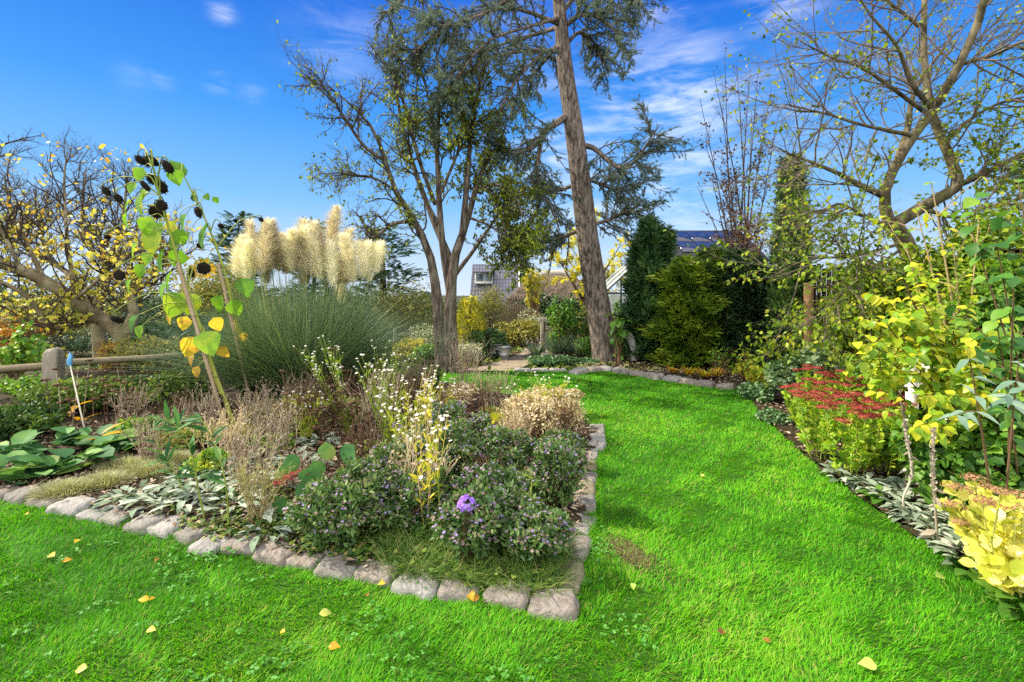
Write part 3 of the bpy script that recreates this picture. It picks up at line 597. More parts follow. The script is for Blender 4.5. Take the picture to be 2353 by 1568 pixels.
m_cedar = leafmat('cedar_needle', [(.045, .07, .055), (.115, .165, .13), (.21, .28, .22), (.33, .40, .33)], .25, .6, .15)
ct = [(1396, 836, 10.9), (1377, 720, 10.95), (1352, 560, 11), (1332, 400, 11), (1316, 280, 11), (1301, 180, 11), (1292, 100, 11), (1284, 0, 11), (1276, -150, 11), (1270, -320, 11)]
cedar = [(px(ct), [.33, .265, .245, .225, .205, .185, .16, .14, .10, .03]),
         (px([(1318, 258, 11), (1255, 300, 10.8), (1232, 332, 10.6), (1190, 352, 10.3), (1125, 345, 10.1)]), [.09, .07, .055, .04, .015]),
         (px([(1245, 315, 10.7), (1236, 375, 10.6), (1240, 425, 10.5), (1264, 475, 10.4), (1285, 530, 10.3)]), [.055, .045, .035, .028, .012]),
         (px([(1322, 330, 11), (1365, 341, 10.8), (1395, 368, 10.6), (1425, 385, 10.4), (1460, 368, 10.2), (1490, 320, 10.1), (1512, 285, 10)]), [.07, .06, .05, .045, .035, .02, .008]),
         (px([(1350, 520, 11), (1390, 508, 11.3), (1440, 490, 11.5), (1505, 478, 11.6)]), [.05, .04, .025, .008]),
         (px([(1345, 525, 11), (1290, 545, 11.2), (1235, 560, 11.3), (1185, 540, 11.4)]), [.05, .04, .025, .008]),
         (px([(1330, 400, 11), (1370, 420, 11.6), (1430, 440, 11.9), (1500, 415, 12)]), [.05, .04, .02, .008]),
         (px([(1335, 420, 11), (1270, 440, 11.6), (1220, 430, 12), (1170, 440, 12)]), [.05, .04, .02, .008]),
         (px([(1300, 120, 11), (1200, 118, 10.4), (1100, 150, 9.8), (1020, 225, 9.4), (975, 285, 9.2)]), [0.056, 0.037, 0.028, .028, .008]),
         (px([(1296, 60, 11), (1180, 20, 10.3), (1060, 45, 9.6), (960, 110, 9.1), (895, 165, 8.9)]), [0.056, 0.037, 0.028, .028, .008]),
         (px([(1284, 0, 11), (1150, -60, 10.2), (1000, -45, 9.4), (910, 15, 9.0), (862, 60, 8.8)]), [0.056, 0.037, 0.028, .028, .008]),
         (px([(1296, 110, 11), (1250, 120, 10.6), (1190, 180, 10.2), (1150, 250, 10), (1115, 310, 9.9)]), [0.043, 0.031, 0.025, .024, .008]),
         (px([(1292, 40, 11), (1220, 60, 10), (1130, 90, 9.2), (1060, 165, 8.8), (1030, 230, 8.7)]), [0.050, 0.031, 0.025, .024, .008]),
         (px([(1284, -30, 11), (1200, -20, 9.8), (1120, 30, 9), (1040, 60, 8.6), (980, 60, 8.5)]), [0.050, 0.031, 0.025, .024, .008]),
         (px([(1298, 60, 11), (1340, 35, 10.8), (1400, 55, 10.5), (1440, 115, 10.4)]), [.06, .045, .03, .008]),
         (px([(1298, 105, 11), (1332, 75, 11.2), (1368, 100, 11.4), (1392, 170, 11.5)]), [.05, .04, .03, .008]),
         (px([(1283, -20, 11), (1360, -60, 10.8), (1430, -30, 10.6), (1478, 15, 10.5)]), [.06, .045, .03, .008]),
         (px([(1290, 30, 11), (1340, -20, 11.8), (1400, 0, 12.4), (1440, 40, 12.6)]), [.06, .045, .03, .008]),
         (px([(1290, 90, 11), (1260, 130, 12), (1210, 190, 12.8), (1180, 250, 13)]), [.06, .045, .03, .008]),
         (px([(1290, 60, 11), (1230, 80, 12), (1130, 110, 12.8), (1060, 140, 13)]), [.06, .045, .03, .008]),
         (px([(1278, -120, 11), (1150, -190, 10.6), (1000, -180, 10), (880, -90, 9.6)]), [0.050, 0.037, 0.025, .008]),
         (px([(1276, -150, 11), (1380, -200, 10.8), (1480, -160, 10.6)]), [.07, .05, .01]),
         (px([(1274, -200, 11), (1260, -280, 10), (1200, -290, 9)]), [.07, .05, .01]),
         (px([(1274, -200, 11), (1290, -260, 12), (1300, -260, 13.5)]), [.07, .05, .01])]
ctop = lambda p, M: np.clip(.35 + .12 * (p[:, 2] - 5.5) * .5 + .22 * rng.normal(size=M), 0, 1)
tree('cedar_tree', 'tall blue green cedar with a bare leaning trunk at the far end of the lawn', 'tree', cedar,
     [dict(n=32, t0=.18, a0=.5, a1=1.2, L=(.4, 1.35), r=.016, g=.14, trop=-.06, seg=5), dict(n=11, t0=.08, a0=.5, a1=1.1, L=(.12, .42), r=.007, g=.16, trop=-.07, seg=4)],
     m_bark_cedar, m_twig_dark, [dict(lv=1, n=13, s=(.034, .058), tm=TUFT, droop=-.6, along=.1, spread=.4, rnd=ctop), dict(lv=0, n=12, s=(.034, .058), tm=TUFT, droop=-.6, along=.1, spread=.4, rnd=ctop)], m_cedar, start=1, sides=14, wob=.015)

m_mag = leafmat('magnolia_leaf', [(.20, .27, .03), (.48, .48, .06), (.68, .60, .12), (.70, .52, .06), (.55, .28, .03)], .4, .45, .3)
mag = [(px([(285, 862, 10), (281, 800, 10), (286, 762, 10)]), [.17, .145, .15]),
       (px([(284, 778, 10), (255, 748, 9.9), (215, 722, 9.7), (170, 688, 9.4), (110, 652, 9.1), (50, 622, 8.8), (-15, 600, 8.5), (-120, 560, 8.2)]), [.15, .135, .13, .12, .11, .10, .095, .08]),
       (px([(288, 770, 10), (306, 725, 10.1), (302, 680, 10.2), (320, 620, 10.3), (335, 545, 10.4)]), [.12, .10, .085, .06, .02]),
       (px([(236, 858, 10.6), (228, 780, 10.6), (222, 720, 10.6), (240, 650, 10.7), (238, 600, 10.8), (222, 520, 10.8)]), [.16, .13, .115, .10, .06, .02]),
       (px([(222, 735, 9.8), (175, 745, 9.6), (125, 755, 9.3), (100, 735, 9.1), (70, 690, 8.9), (15, 655, 8.6), (-60, 640, 8.4)]), [.06, .055, .05, .045, .04, .03, .02]),
       (px([(226, 705, 10.6), (180, 650, 10.8), (120, 603, 11), (40, 560, 11), (-30, 530, 11)]), [.075, .06, .05, .035, .02]),
       (px([(105, 650, 9.1), (62, 560, 9.2), (25, 480, 9.3), (5, 400, 9.3)]), [.045, .035, .025, .01]),
       (px([(175, 690, 9.5), (160, 600, 9.6), (148, 500, 9.7), (145, 420, 9.7), (150, 350, 9.7)]), [.045, .035, .028, .02, .008]),
       (px([(303, 680, 10.2), (345, 640, 10), (382, 600, 9.8), (395, 555, 9.7)]), [.05, .035, .025, .008]),
       (px([(240, 605, 10.7), (278, 540, 10.4), (290, 460, 10.2), (300, 410, 10.1)]), [.045, .035, .025, .008]),
       (px([(240, 615, 10.8), (195, 540, 11), (185, 450, 11.1), (190, 380, 11.1)]), [.045, .035, .025, .008]),
       (px([(50, 622, 8.8), (20, 560, 8.6), (-20, 480, 8.5), (-30, 430, 8.5)]), [.04, .03, .02, .008]),
       (px([(120, 603, 11), (90, 520, 11.2), (80, 440, 11.3)]), [.04, .03, .008]),
       (px([(170, 690, 9.4), (230, 640, 9), (262, 600, 8.8), (330, 590, 8.7)]), [.04, .03, .02, .008])]
def magkeep(p):
    y = HZ - (p[:, 2] - CAMH) / p[:, 1] * F; return np.clip((y - 430) / 800, .025, .30) * np.where(y > 740, .3, 1)
def magr(p, M):
    y = HZ - (p[:, 2] - CAMH) / p[:, 1] * F; return np.clip(.42 + (620 - y) / 900 + .2 * rng.normal(size=M), 0, 1)
tree('magnolia_tree', 'spreading smooth barked tree with yellow leaves behind the rail fence', 'tree', mag,
     [dict(n=17, t0=.2, a0=.5, a1=1.2, L=(.6, 1.55), r=.018, g=.22, trop=.14, seg=6), dict(n=8, t0=.15, a0=.5, a1=1.2, L=(.25, .7), r=.009, g=.28, trop=.12, seg=5), dict(n=4, t0=.1, a0=.4, a1=1.2, L=(.08, .3), r=.006, g=.25, trop=.1, seg=4)],
     m_bark_pale, m_twig_dark, [dict(lv=2, n=2, s=(.065, .125), tm=OVATE, keep=magkeep, droop=.1, along=.5, spread=.7, rnd=magr, t0=.6), dict(lv=1, n=3, s=(.065, .12), tm=OVATE, keep=magkeep, droop=.1, along=.5, spread=.7, rnd=magr, t0=.5)], m_mag, start=1, sides=12)

m_apple = leafmat('apple_leaf', [(.05, .10, .01), (.11, .20, .015), (.19, .31, .02), (.28, .38, .03), (.42, .40, .04)], .42, .42, .3)
apple = [(px([(2135, 905, 7.2), (2128, 720, 7.1), (2108, 640, 7), (2080, 562, 7), (2046, 515, 7)]), [.17, .12, .115, .12, .11]),
         (px([(2046, 520, 7), (2030, 450, 7), (2056, 383, 6.9), (2100, 312, 6.8), (2146, 250, 6.7), (2202, 150, 6.5), (2240, 70, 6.4), (2262, 0, 6.3), (2300, -90, 6.2)]), [.085, .07, .065, .06, .055, .052, .048, .045, .03]),
         (px([(2034, 452, 7), (1985, 430, 6.9), (1930, 400, 6.8), (1862, 370, 6.7), (1795, 342, 6.6)]), [.05, .04, .03, .02, .008]),
         (px([(2060, 512, 7), (2120, 476, 7), (2180, 442, 7), (2200, 414, 7), (2166, 332, 7.1), (2132, 262, 7.2), (2115, 150, 7.3), (2112, 0, 7.4), (2120, -80, 7.4)]), [.085, .08, .075, .07, .06, .055, .045, .035, .02]),
         (px([(2198, 428, 7), (2272, 395, 6.8), (2360, 350, 6.6), (2460, 330, 6.4)]), [.045, .035, .025, .015]),
         (px([(2056, 385, 7), (2085, 300, 7.4), (2095, 230, 7.6), (2130, 160, 7.7), (2190, 80, 7.8)]), [.05, .045, .035, .025, .01]),
         (px([(2146, 255, 6.7), (2092, 190, 6.6), (2060, 110, 6.5), (2000, 40, 6.4), (1950, -40, 6.3)]), [.035, .028, .022, .016, .008]),
         (px([(2100, 312, 6.8), (2000, 292, 6.6), (1900, 262, 6.4), (1800, 235, 6.3)]), [.03, .022, .015, .006]),
         (px([(2042, 520, 7), (1990, 500, 6.8), (1930, 472, 6.6), (1870, 505, 6.5)]), [.03, .024, .016, .006]),
         (px([(2130, 262, 7), (1990, 160, 6.8), (1910, 130, 6.7), (1840, 90, 6.6)]), [.03, .022, .014, .006]),
         (px([(2202, 150, 6.5), (2300, 120, 6.3), (2420, 60, 6.2)]), [.03, .02, .01]),
         (px([(2070, 560, 7), (1960, 590, 6.6), (1850, 600, 6.4), (1765, 640, 6.3)]), [.025, .018, .012, .005]),
         (px([(2075, 570, 7), (1990, 630, 6.5), (1920, 690, 6.3), (1880, 740, 6.2)]), [.022, .016, .01, .005]),
         (px([(2166, 332, 7.1), (2250, 260, 7), (2330, 230, 6.9), (2420, 220, 6.8)]), [.03, .022, .015, .008]),
         (px([(2120, 480, 7), (2200, 500, 6.6), (2290, 470, 6.3), (2380, 480, 6.2)]), [.03, .022, .015, .008]),
         (px([(2112, 60, 7.4), (2040, 0, 7.3), (1990, -60, 7.2)]), [.03, .02, .01])]
def applekeep(p):
    y = HZ - (p[:, 2] - CAMH) / p[:, 1] * F; x = p[:, 0] / p[:, 1] * F + W / 2
    return np.clip(.10 + .55 * (y - 240) / 330 + .28 * (x - 2060) / 300, .09, .95)
tree('apple_tree', 'old open branched apple tree with mossy limbs leaning over the border by the fence', 'tree', apple,
     [dict(n=17, t0=.12, a0=.5, a1=1.2, L=(.5, 1.6), r=.013, g=.12, trop=.03, seg=6, taper=.2), dict(n=8, t0=.1, a0=.4, a1=1.1, L=(.25, .75), r=.0055, g=.12, trop=.02, seg=4), dict(n=2, t0=.2, a0=.4, a1=1.1, L=(.1, .35), r=.003, g=.15, seg=3)],
     m_bark_mossy, m_twig_grey, [dict(lv=1, n=6, s=(.045, .08), tm=OVATE, keep=applekeep, droop=.35, along=.5, spread=.7), dict(lv=2, n=4, s=(.045, .075), tm=OVATE, keep=applekeep, droop=.35, along=.5, spread=.7)], m_apple, start=1, sides=10)
# ------------------------------------------------------------------ the corner bed: sunflowers, pampas grass, perennials
m_green_stem = leafmat('green_stem', [(.10, .16, .03), (.26, .30, .05), (.42, .40, .10)], 0, .6, .2)
m_stake = noisemat('stake_wood', [(.16, .11, .07), (.34, .25, .17), (.48, .38, .28)], 1.2, 8, .85, .3, 10, stretch=(20, 20, 1.5))
m_sunleaf = leafmat('sunflower_leaf', [(.035, .10, .02), (.08, .22, .025), (.20, .42, .03), (.50, .55, .04), (.72, .50, .05), (.45, .25, .06)], .45, .45, .3, [0, .22, .48, .7, .88, 1])
m_seed = noisemat('seed_disc', [(.006, .005, .004), (.018, .013, .010), (.05, .036, .026)], 60, 6, .95, 1.0, 120)
m_bract = leafmat('bract', [(.02, .016, .012), (.05, .04, .025), (.16, .15, .05), (.75, .42, .01)], .2, .7, .2)
def to_px(p): return np.array([p[0] / p[1] * F + W / 2, HZ - (p[2] - CAMH) / p[1] * F])
def sunflower(label, stem, rad, stake, hds, lvs, withered):
    t = thing('sunflower', label, 'sunflower', stem[0] * (1, 1, 0), 'sunflowers in the bed'); d0 = stem[0][1]
    mb = MB(); pth, _ = path_tube(mb, stem, rad, 24, 8, np.linspace(.75, .1, 24)[:, None].repeat(8, 1).ravel()[None]); pth = pth[0]; part('stem', mb, m_green_stem, t, True)
    sp = np.array([to_px(p) for p in pth])
    def attach(q, below):
        k = np.argmin(np.linalg.norm(sp - np.array(q) - (0, below), axis=1)); return pth[k]
    for (x, y, s, c) in lvs:
        L = s / F * d0 * 1.05; dd = d0 + U(-.22, .22); ctr = P(x, y - s * .35, dd); a = attach((x, y), -10)
        mb = MB(); side = np.sign(ctr[0] - a[0]) or 1; mid = (a + ctr) / 2 + (0, 0, .05)
        path_tube(mb, [a, mid, ctr], [.006, .0045, .003], 7, 4, .5)
        lf = part('leaf', mb, m_green_stem, t)
        mb = MB(); dn = np.array([[side * U(.1, .7), U(-.6, .1), -1.]]); nn = np.array([[side * U(-.8, 1.3), -1, U(.0, 1.1)]])
        leaves(mb, ctr[None], dn, nn, L, HEART, c); part('blade', mb, m_sunleaf, lf)
    for (x, y, s, yel) in hds:
        r = s / 2 / F * d0; dd = d0 + U(-.25, .2); ctr = P(x, y, dd); a = attach((x, y), 25)
        up = ctr + (0, 0, r * 1.4) - (0, .03, 0); mid = (a + up) / 2 + (0, 0, .07 + .1 * np.linalg.norm(up - a))
        mb = MB(); path_tube(mb, [a, mid, up, ctr + (0, 0, r * .35)], [.009, .007, .006, .008], 10, 5, .25); h = part('flower_head', mb, m_green_stem, t)
        ax = nrm(np.array([U(-.5, .3), -U(.5, 1.0), -U(.3, .9) if not yel else -.15])); u = nrm(np.cross(ax, [0, 0, 1.])); v = np.cross(u, ax)
        mb = MB(); V = []; Q = []; n = 18; rings = [(0, .22), (.35, .30), (.7, .26), (.95, .10), (1, -.08), (.8, -.3), (.35, -.42), (0, -.45)]
        for (rr, hh) in rings:
            for k in range(n):
                g = 2 * math.pi * k / n; jt = 1 + .07 * math.sin(k * 2.3 + x); V.append(ctr + r * (rr * jt * (u * math.cos(g) + v * math.sin(g)) + ax * hh))
        for i in range(len(rings) - 1):
            for k in range(n): Q.append((i * n + k, i * n + (k + 1) % n, (i + 1) * n + (k + 1) % n, (i + 1) * n + k))
        mb.add(V, Q); part('seed_disc', mb, m_seed, h, True)
        mb = MB(); n = 22; g = np.arange(n) * 2 * math.pi / n + U(-.1, .1, n); o = np.cos(g)[:, None] * u + np.sin(g)[:, None] * v
        leaves(mb, ctr + o * r * .9, o + ax * (U(-.3, .5, n)[:, None] if not yel else -.15), -ax + .4 * ru(n), r * (U(.25, .55, n) if yel < 1 else U(.7, 1.0, n)), LANCE, (U(0, .5, n) if not yel else U(.7, 1, n)), 1.6); part('petals' if yel else 'bracts', mb, m_bract, h)
    mb = MB()
    for (x, y, s) in withered:
        c = P(x, y, d0); n = 5; leaves(mb, c + .03 * ru(n), np.array([0, 0, -1.]) + .5 * ru(n), ru(n), s / F * d0, HEART, .03 * np.ones(n), .5)
    part('withered_leaves', mb, m_bract, t)
    st = thing('sunflower_stake', label.replace('sunflower', 'squared wooden stake tied to the sunflower') if False else stake[1], 'stake', stake[0][0] * (1, 1, 0), 'sunflower stakes')
    mb = MB(); a, b = stake[0]; tubes(mb, np.stack([a, a * .5 + b * .5, b])[None], np.full((1, 3), .021), 4); part('pole', mb, m_stake, st)
    mb = MB()
    for f in (.35, .7, .95):
        c = a * (1 - f) + b * f; k = pth[np.argmin(np.linalg.norm(pth - c, axis=1))]; m = (c + k) / 2; rad_ = np.linalg.norm(c - k) / 2 + .03; g = np.linspace(0, 2 * math.pi, 14)
        ring = m + np.stack([np.cos(g) * rad_, np.sin(g) * .035, np.zeros(14)], 1); tubes(mb, ring[None], np.full((1, 14), .003), 4)
    part('tie', mb, m_bract, st)
S1 = [P(545, 1003, 5.15), P(520, 930, 5.15), P(488, 845, 5.12), P(455, 740, 5.1), P(425, 650, 5.1), P(398, 560, 5.1), P(372, 470, 5.08), P(355, 400, 5.05), P(345, 365, 5.0)]
S1[0][2] = .02
sunflower('taller sunflower leaning left with many yellow green leaves and a cluster of black heads', S1, [.026, .025, .024, .022, .018, .014, .010, .007, .005],
          ([P(524, 1002, 5.06), P(408, 605, 5.06)], 'squared wooden stake beside the thicker front sunflower stem'),
          [(350, 370, 30, 0), (385, 384, 30, 0), (322, 368, 24, 0), (352, 413, 28, 0), (372, 431, 28, 0), (333, 428, 27, 0), (371, 472, 25, 0), (359, 488, 33, 0), (244, 440, 24, 0), (272, 456, 22, 0), (274, 633, 24, .5), (268, 735, 27, 0), (247, 545, 14, 0), (468, 617, 30, 1), (440, 628, 22, 1)],
          [(398, 402, 36, .45), (330, 398, 32, .45), (330, 462, 56, .5), (345, 512, 42, .5), (360, 548, 56, .62), (378, 592, 54, .28), (330, 620, 34, .45), (302, 655, 34, .45), (292, 500, 38, .45), (316, 572, 38, .5), (318, 738, 40, .18), (326, 758, 30, .5), (418, 590, 42, .35), (395, 640, 46, .48), (420, 694, 60, .58), (452, 694, 52, .62), (430, 738, 32, .88), (470, 782, 56, .52), (448, 790, 46, .85), (446, 825, 28, .95), (490, 742, 34, .88), (505, 806, 30, .93), (498, 690, 36, .46), (396, 728, 30, .9), (456, 850, 26, .95), (375, 525, 40, .5), (345, 590, 30, .5), (405, 540, 36, .45), (388, 660, 40, .4), (412, 560, 36, .3), (312, 430, 28, .48), (300, 470, 30, .5), (340, 445, 30, .6)],
          [(500, 880, 40), (505, 905, 35)])
S2 = [P(598, 948, 6.15), P(585, 900, 6.15), P(568, 840, 6.15), P(545, 750, 6.12), P(528, 670, 6.1), P(505, 590, 6.1), P(472, 505, 6.1), P(440, 440, 6.05), P(412, 388, 6.0), P(375, 362, 5.95), P(335, 362, 5.9)]
S2[0][2] = .02
sunflower('thinner sunflower arching left behind the taller one with few drooping leaves', S2, [.022, .021, .02, .018, .016, .014, .011, .009, .007, .006, .005],
          ([P(583, 950, 6.05), P(501, 605, 6.05)], 'squared wooden stake beside the thinner rear sunflower stem'),
          [(455, 488, 25, 0), (460, 566, 17, 0), (447, 456, 14, 0), (338, 372, 24, 0), (508, 520, 14, 0), (600, 505, 12, 0)],
          [(420, 392, 46, .15), (430, 508, 46, .3), (480, 535, 62, .15), (448, 448, 22, .4), (472, 452, 18, .3), (492, 458, 16, .3), (554, 655, 44, .25), (478, 604, 36, .35), (510, 694, 42, .4), (530, 704, 38, .45), (547, 742, 26, .85), (556, 772, 22, .9), (438, 540, 26, .4), (400, 520, 34, .75)],
          [(556, 790, 36), (562, 820, 40), (580, 880, 40), (585, 905, 40)])

# pampas grass ---------------------------------------------------------------------------
m_pampas = leafmat('pampas_blade', [(.03, .065, .035), (.065, .13, .065), (.12, .20, .10), (.20, .28, .13), (.34, .34, .16)], .2, .5, .3)
m_plume = leafmat('plume', [(.30, .24, .20), (.54, .47, .40), (.78, .74, .69), (.92, .91, .90)], .4, .8, .1)
pb = GX(690, 6.75); pam = thing('pampas_grass', 'big pampas grass clump with creamy plumes behind the sunflowers', 'pampas grass', pb)
mb = MB(); N = 7000; a = U(0, 6.283, N); rr = .55 * U(0, 1, N) ** .6; base = pb + np.stack([np.cos(a) * rr * 1.15, np.sin(a) * rr * .8, np.zeros(N)], 1)
lean = U(.05, .75, N) * (.5 + rr); d = np.stack([np.cos(a) * lean, np.sin(a) * lean, np.ones(N)], 1)
blades(mb, base, d, U(1.1, 2.15, N) * (1 - .18 * rr), U(.006, .012, N), U(.3, .95, N) * (.5 + .8 * rr), np.clip(.42 + .2 * rng.normal(size=N) + .25 * (U(0, 1, N) < .06), 0, 1), 7)
N = 1400; a = U(0, 6.283, N); rr = .5 * U(0, 1, N) ** .5; base = pb + np.stack([np.cos(a) * rr * 1.5, np.sin(a) * rr, np.zeros(N)], 1); lean = U(0, .16, N); d = np.stack([np.cos(a) * lean, np.sin(a) * lean, np.ones(N)], 1)
blades(mb, base, d, U(1.5, 2.15, N), U(.007, .011, N), U(0, .14, N), np.clip(.6 + .2 * rng.normal(size=N), 0, 1), 5)
part('leaves', mb, m_pampas, pam)
def plume_mb(L, wd, tone, n=1700):
    """feathery flame: strands leave the axis upwards and outwards, longest a third of the way up, tip drawn to a point"""
    mb = MB(); t = U(0, 1, n) ** .9; ax = np.stack([.10 * t * t, np.zeros(n), t * L], 1); a = U(0, 6.283, n); prof = np.clip(np.sin(np.pi * np.clip(t * .78 + .16, 0, 1)), .05, 1) ** .8
    o = np.stack([np.cos(a), np.sin(a), np.zeros(n)], 1); d = nrm(o * (.30 + .42 * prof)[:, None] + np.array([.12, 0, .85]) + .14 * ru(n))
    blades(mb, ax + o * (.012 + .02 * prof)[:, None], d, wd * U(.7, 1.5, n) * (.45 + prof), U(.004, .0075, n), U(.0, .55, n), np.clip(tone + .20 * rng.normal(size=n), 0, 1), 3)
    return mb.mesh('plume')
PL = [plume_mb(.62, .088, .74), plume_mb(.68, .098, .5), plume_mb(.54, .080, .92), plume_mb(.62, .092, .30)]
for m in PL: m.materials.append(m_plume)
plist = [(548, 640, .0, 0), (570, 648, .3, 2), (585, 632, -.1, 1), (603, 628, .1, 1), (625, 622, .2, 3), (640, 625, -.2, 1), (655, 632, .1, 1), (673, 625, .3, 0), (690, 620, -.1, 1), (705, 628, .2, 0), (720, 640, -.2, 1), (738, 645, .3, 0), (752, 640, 0, 3), (765, 660, .1, 2), (778, 655, -.1, 3), (795, 655, .2, 3), (790, 640, 0, 1), (812, 650, .1, 0), (832, 640, -.1, 2), (850, 648, .1, 2), (862, 630, .2, 2), (612, 655, 0, 3), (700, 660, 0, 3), (758, 600, .1, 1), (785, 700, 0, 2)]
for i, (x, y, rz, k) in enumerate(plist):
    dd = 6.75 + U(-.4, .3); p = P(x, y, dd); mb = MB(); b = pb + np.array([(p[0] - pb[0]) * .45, (dd - 6.75) * .6, .3]); m = (b + p) / 2 + (0, 0, .05)
    s = part('plume', mb.add(np.zeros((0, 3))) and PL[k], None, pam); s.location = tuple(p - pb); s.rotation_euler = (U(-.12, .12), (p[0] - pb[0]) * .16 + U(-.10, .10), U(0, 6.28)); s.scale = (U(.9, 1.15),) * 2 + (U(.85, 1.15),)
    mb = MB(); path_tube(mb, [b, m, p, p + (0, 0, .25)], [.007, .006, .005, .003], 8, 4, U(0, 1)); part('stalk', mb, m_pampas if i % 3 else m_green_stem, pam)

# materials of the perennials
m_aster = leafmat('aster_leaf', [(.03, .07, .025), (.065, .135, .04), (.12, .215, .06), (.24, .30, .11)], .3, .5, .25)
m_asterfl = leafmat('aster_flower', [(.14, .085, .06), (.28, .20, .16), (.32, .26, .36), (.32, .24, .54), (.36, .22, .74)], .25, .6, .2)
m_purple = leafmat('bright_aster', [(.26, .10, .62), (.38, .18, .85), (.55, .35, .9)], .3, .6, .2)
m_white = leafmat('white_petal', [(.74, .74, .74), (.84, .84, .85), (.88, .85, .88)], .3, .7, .2)
m_eye = leafmat('flower_eye', [(.55, .42, .05), (.65, .5, .08)], 0, .8, .1)
m_dry = leafmat('dry_stem', [(.10, .065, .045), (.22, .16, .11), (.38, .30, .22), (.48, .42, .33)], .1, .85, .1)
m_brown = leafmat('brown_stem', [(.03, .016, .010), (.075, .042, .026), (.15, .09, .055)], 0, .85, .1)
m_straw = leafmat('straw_head', [(.24, .17, .09), (.46, .36, .21), (.64, .54, .36), (.72, .65, .50)], .3, .85, .1)
m_mixed = leafmat('mixed_herb', [(.02, .05, .015), (.05, .11, .02), (.12, .20, .03), (.24, .28, .06), (.34, .27, .12), (.24, .15, .08)], .3, .55, .2)
m_felt = leafmat('felt_leaf', [(.11, .16, .10), (.20, .265, .185), (.32, .38, .29), (.48, .52, .42)], .15, .9, .1)
m_big = leafmat('bergenia_leaf', [(.025, .09, .03), (.06, .17, .05), (.11, .26, .07), (.25, .34, .08), (.48, .38, .05)], .25, .6, .15)
m_santo = leafmat('pale_tuft', [(.20, .22, .10), (.36, .37, .19), (.50, .49, .30)], .25, .7, .1)
m_yelgreen = leafmat('yellow_green_leaf', [(.10, .20, .02), (.24, .34, .02), (.45, .46, .03), (.62, .52, .05)], .4, .5, .25)
m_red = leafmat('sedum_red', [(.10, .016, .016), (.20, .03, .028), (.30, .055, .045), (.38, .10, .075)], .1, .8, .15)
LAST = {}
def base_px(x, y, z=.04): return G(x, y, z)
def flowers_on(t, c, r, base, n, size, tm, mat, name='flowers', zmin=.45, rnd=None, tilt=.6, out=1.0):
    nl = len(c); k = rng.integers(0, nl, n * 4); u = ru(n * 4); u[:, 2] = np.abs(u[:, 2]); p = c[k] + u * r[k] * out
    top = (c[:, 2] + r[:, 2]).max(); ok = p[:, 2] > zmin * top; p = p[ok][:n]; u = u[ok][:n]; M = len(p)
    nn = nrm(u * tilt + np.array([0, -.15, .9]) + .35 * ru(M)); d = np.cross(nn, ru(M))
    mb = MB(); leaves(mb, p + base, d, nn, size * U(.7, 1.2, M), tm, rnd(M) if rnd is not None else U(0, 1, M)); return part(name, mb, mat, t, kind='stuff')
def mound(name, label, cat, x, y, w, top, mat, tm, size, n, group=None, stem=None, dp=None, fl=None, **kw):
    b = base_px(x, y); d = b[1]; ww = w / F * d; h = (y - top) / F * d
    st = rng.bit_generator.state
    t = bush(name, label, cat, b, ww, dp or ww * .8, h, tm, size, n, mat, group, stem, **kw)
    st2 = rng.bit_generator.state; rng.bit_generator.state = st; c, r = lobes(kw.get('nl', 9), ww, dp or ww * .8, h * .92, h * .06, kw.get('tight', .62), kw.get('rl', .30), kw.get('rh', .46)); rng.bit_generator.state = st2
    if fl: flowers_on(t, c, r, b, **fl)
    return t
asters = [(770, 1262, 170, 1085, 'nearest the front stones'), (850, 1228, 150, 1050, 'directly behind the frontmost one'), (1090, 1290, 150, 1130, 'with one vivid violet cluster'), (1225, 1292, 170, 1150, 'beside the corner of the bed'), (1125, 1200, 160, 1060, 'in the middle of the asters'), (1265, 1165, 150, 1015, 'overhanging the lawn side stones'), (1165, 1105, 160, 985, 'below the straw seed heads'), (1015, 1050, 130, 925, 'farthest back, with lilac flowers'), (955, 1130, 150, 985, 'behind the yellow daisy stems'), (1060, 1110, 140, 975, 'beside the dark upright stems'), (900, 1165, 130, 1030, 'between the front bushes and white daisies'), (930, 1225, 150, 1090, 'behind the weedy grass'), (1010, 1215, 150, 1080, 'left of the vivid violet cluster'), (1160, 1270, 140, 1130, 'between the violet cluster and the corner'), (1090, 1055, 120, 960, 'under the straw coloured twigs'), (1285, 1075, 100, 990, 'small one beside the lawn side stones')]
for x, y, w, top, where in asters:
    lil = .35 if 'lilac' not in where else .6
    mound('aster_bush', 'bushy aster with faded purple flowers, ' + where, 'aster', x, y, w, top, m_aster, LANCE, .036, 3600, 'asters in the bed', m_brown, wid=1.6, up=.5, hang=.0, flatn=.3, shell=.15, nl=30, tight=.95, rl=.14, rh=.34,
          fl=dict(n=620, size=.023, tm=DAISY, mat=m_asterfl, rnd=lambda M, lil=lil: np.clip(lil + .27 * rng.normal(size=M), 0, 1), zmin=.3, out=1.06))
def cluster(name, label, cat, ctr, rad, n, size, tm, mat, baseg, group=None):
    t = thing(name, label, cat, baseg, group); u = ru(n); u[:, 2] = np.abs(u[:, 2]); u[:, 1] = -np.abs(u[:, 1]) * .8; p = ctr + u * rad; mb = MB(); leaves(mb, p, np.cross(u, ru(n)), u + .3 * ru(n), size * U(.8, 1.2, n), tm, U(0, 1, n)); part('flowers', mb, mat, t, kind='stuff')
    mb = MB(); b = np.array([baseg + .03 * ru(1)[0] for _ in range(6)]); e = ctr + .6 * rad * ru(6); pp = np.stack([b, (b + e) / 2, e], 1); tubes(mb, pp, np.full((6, 3), .002), 3); part('stems', mb, m_brown, t); return t
c = P(1072, 1165, 2.52); cluster('violet_aster', 'vivid violet aster cluster in full flower at the front of the fading asters', 'aster', c, np.array([.05, .05, .06]), 46, .028, DAISY, m_purple, np.array([c[0], c[1] + .03, .04]))
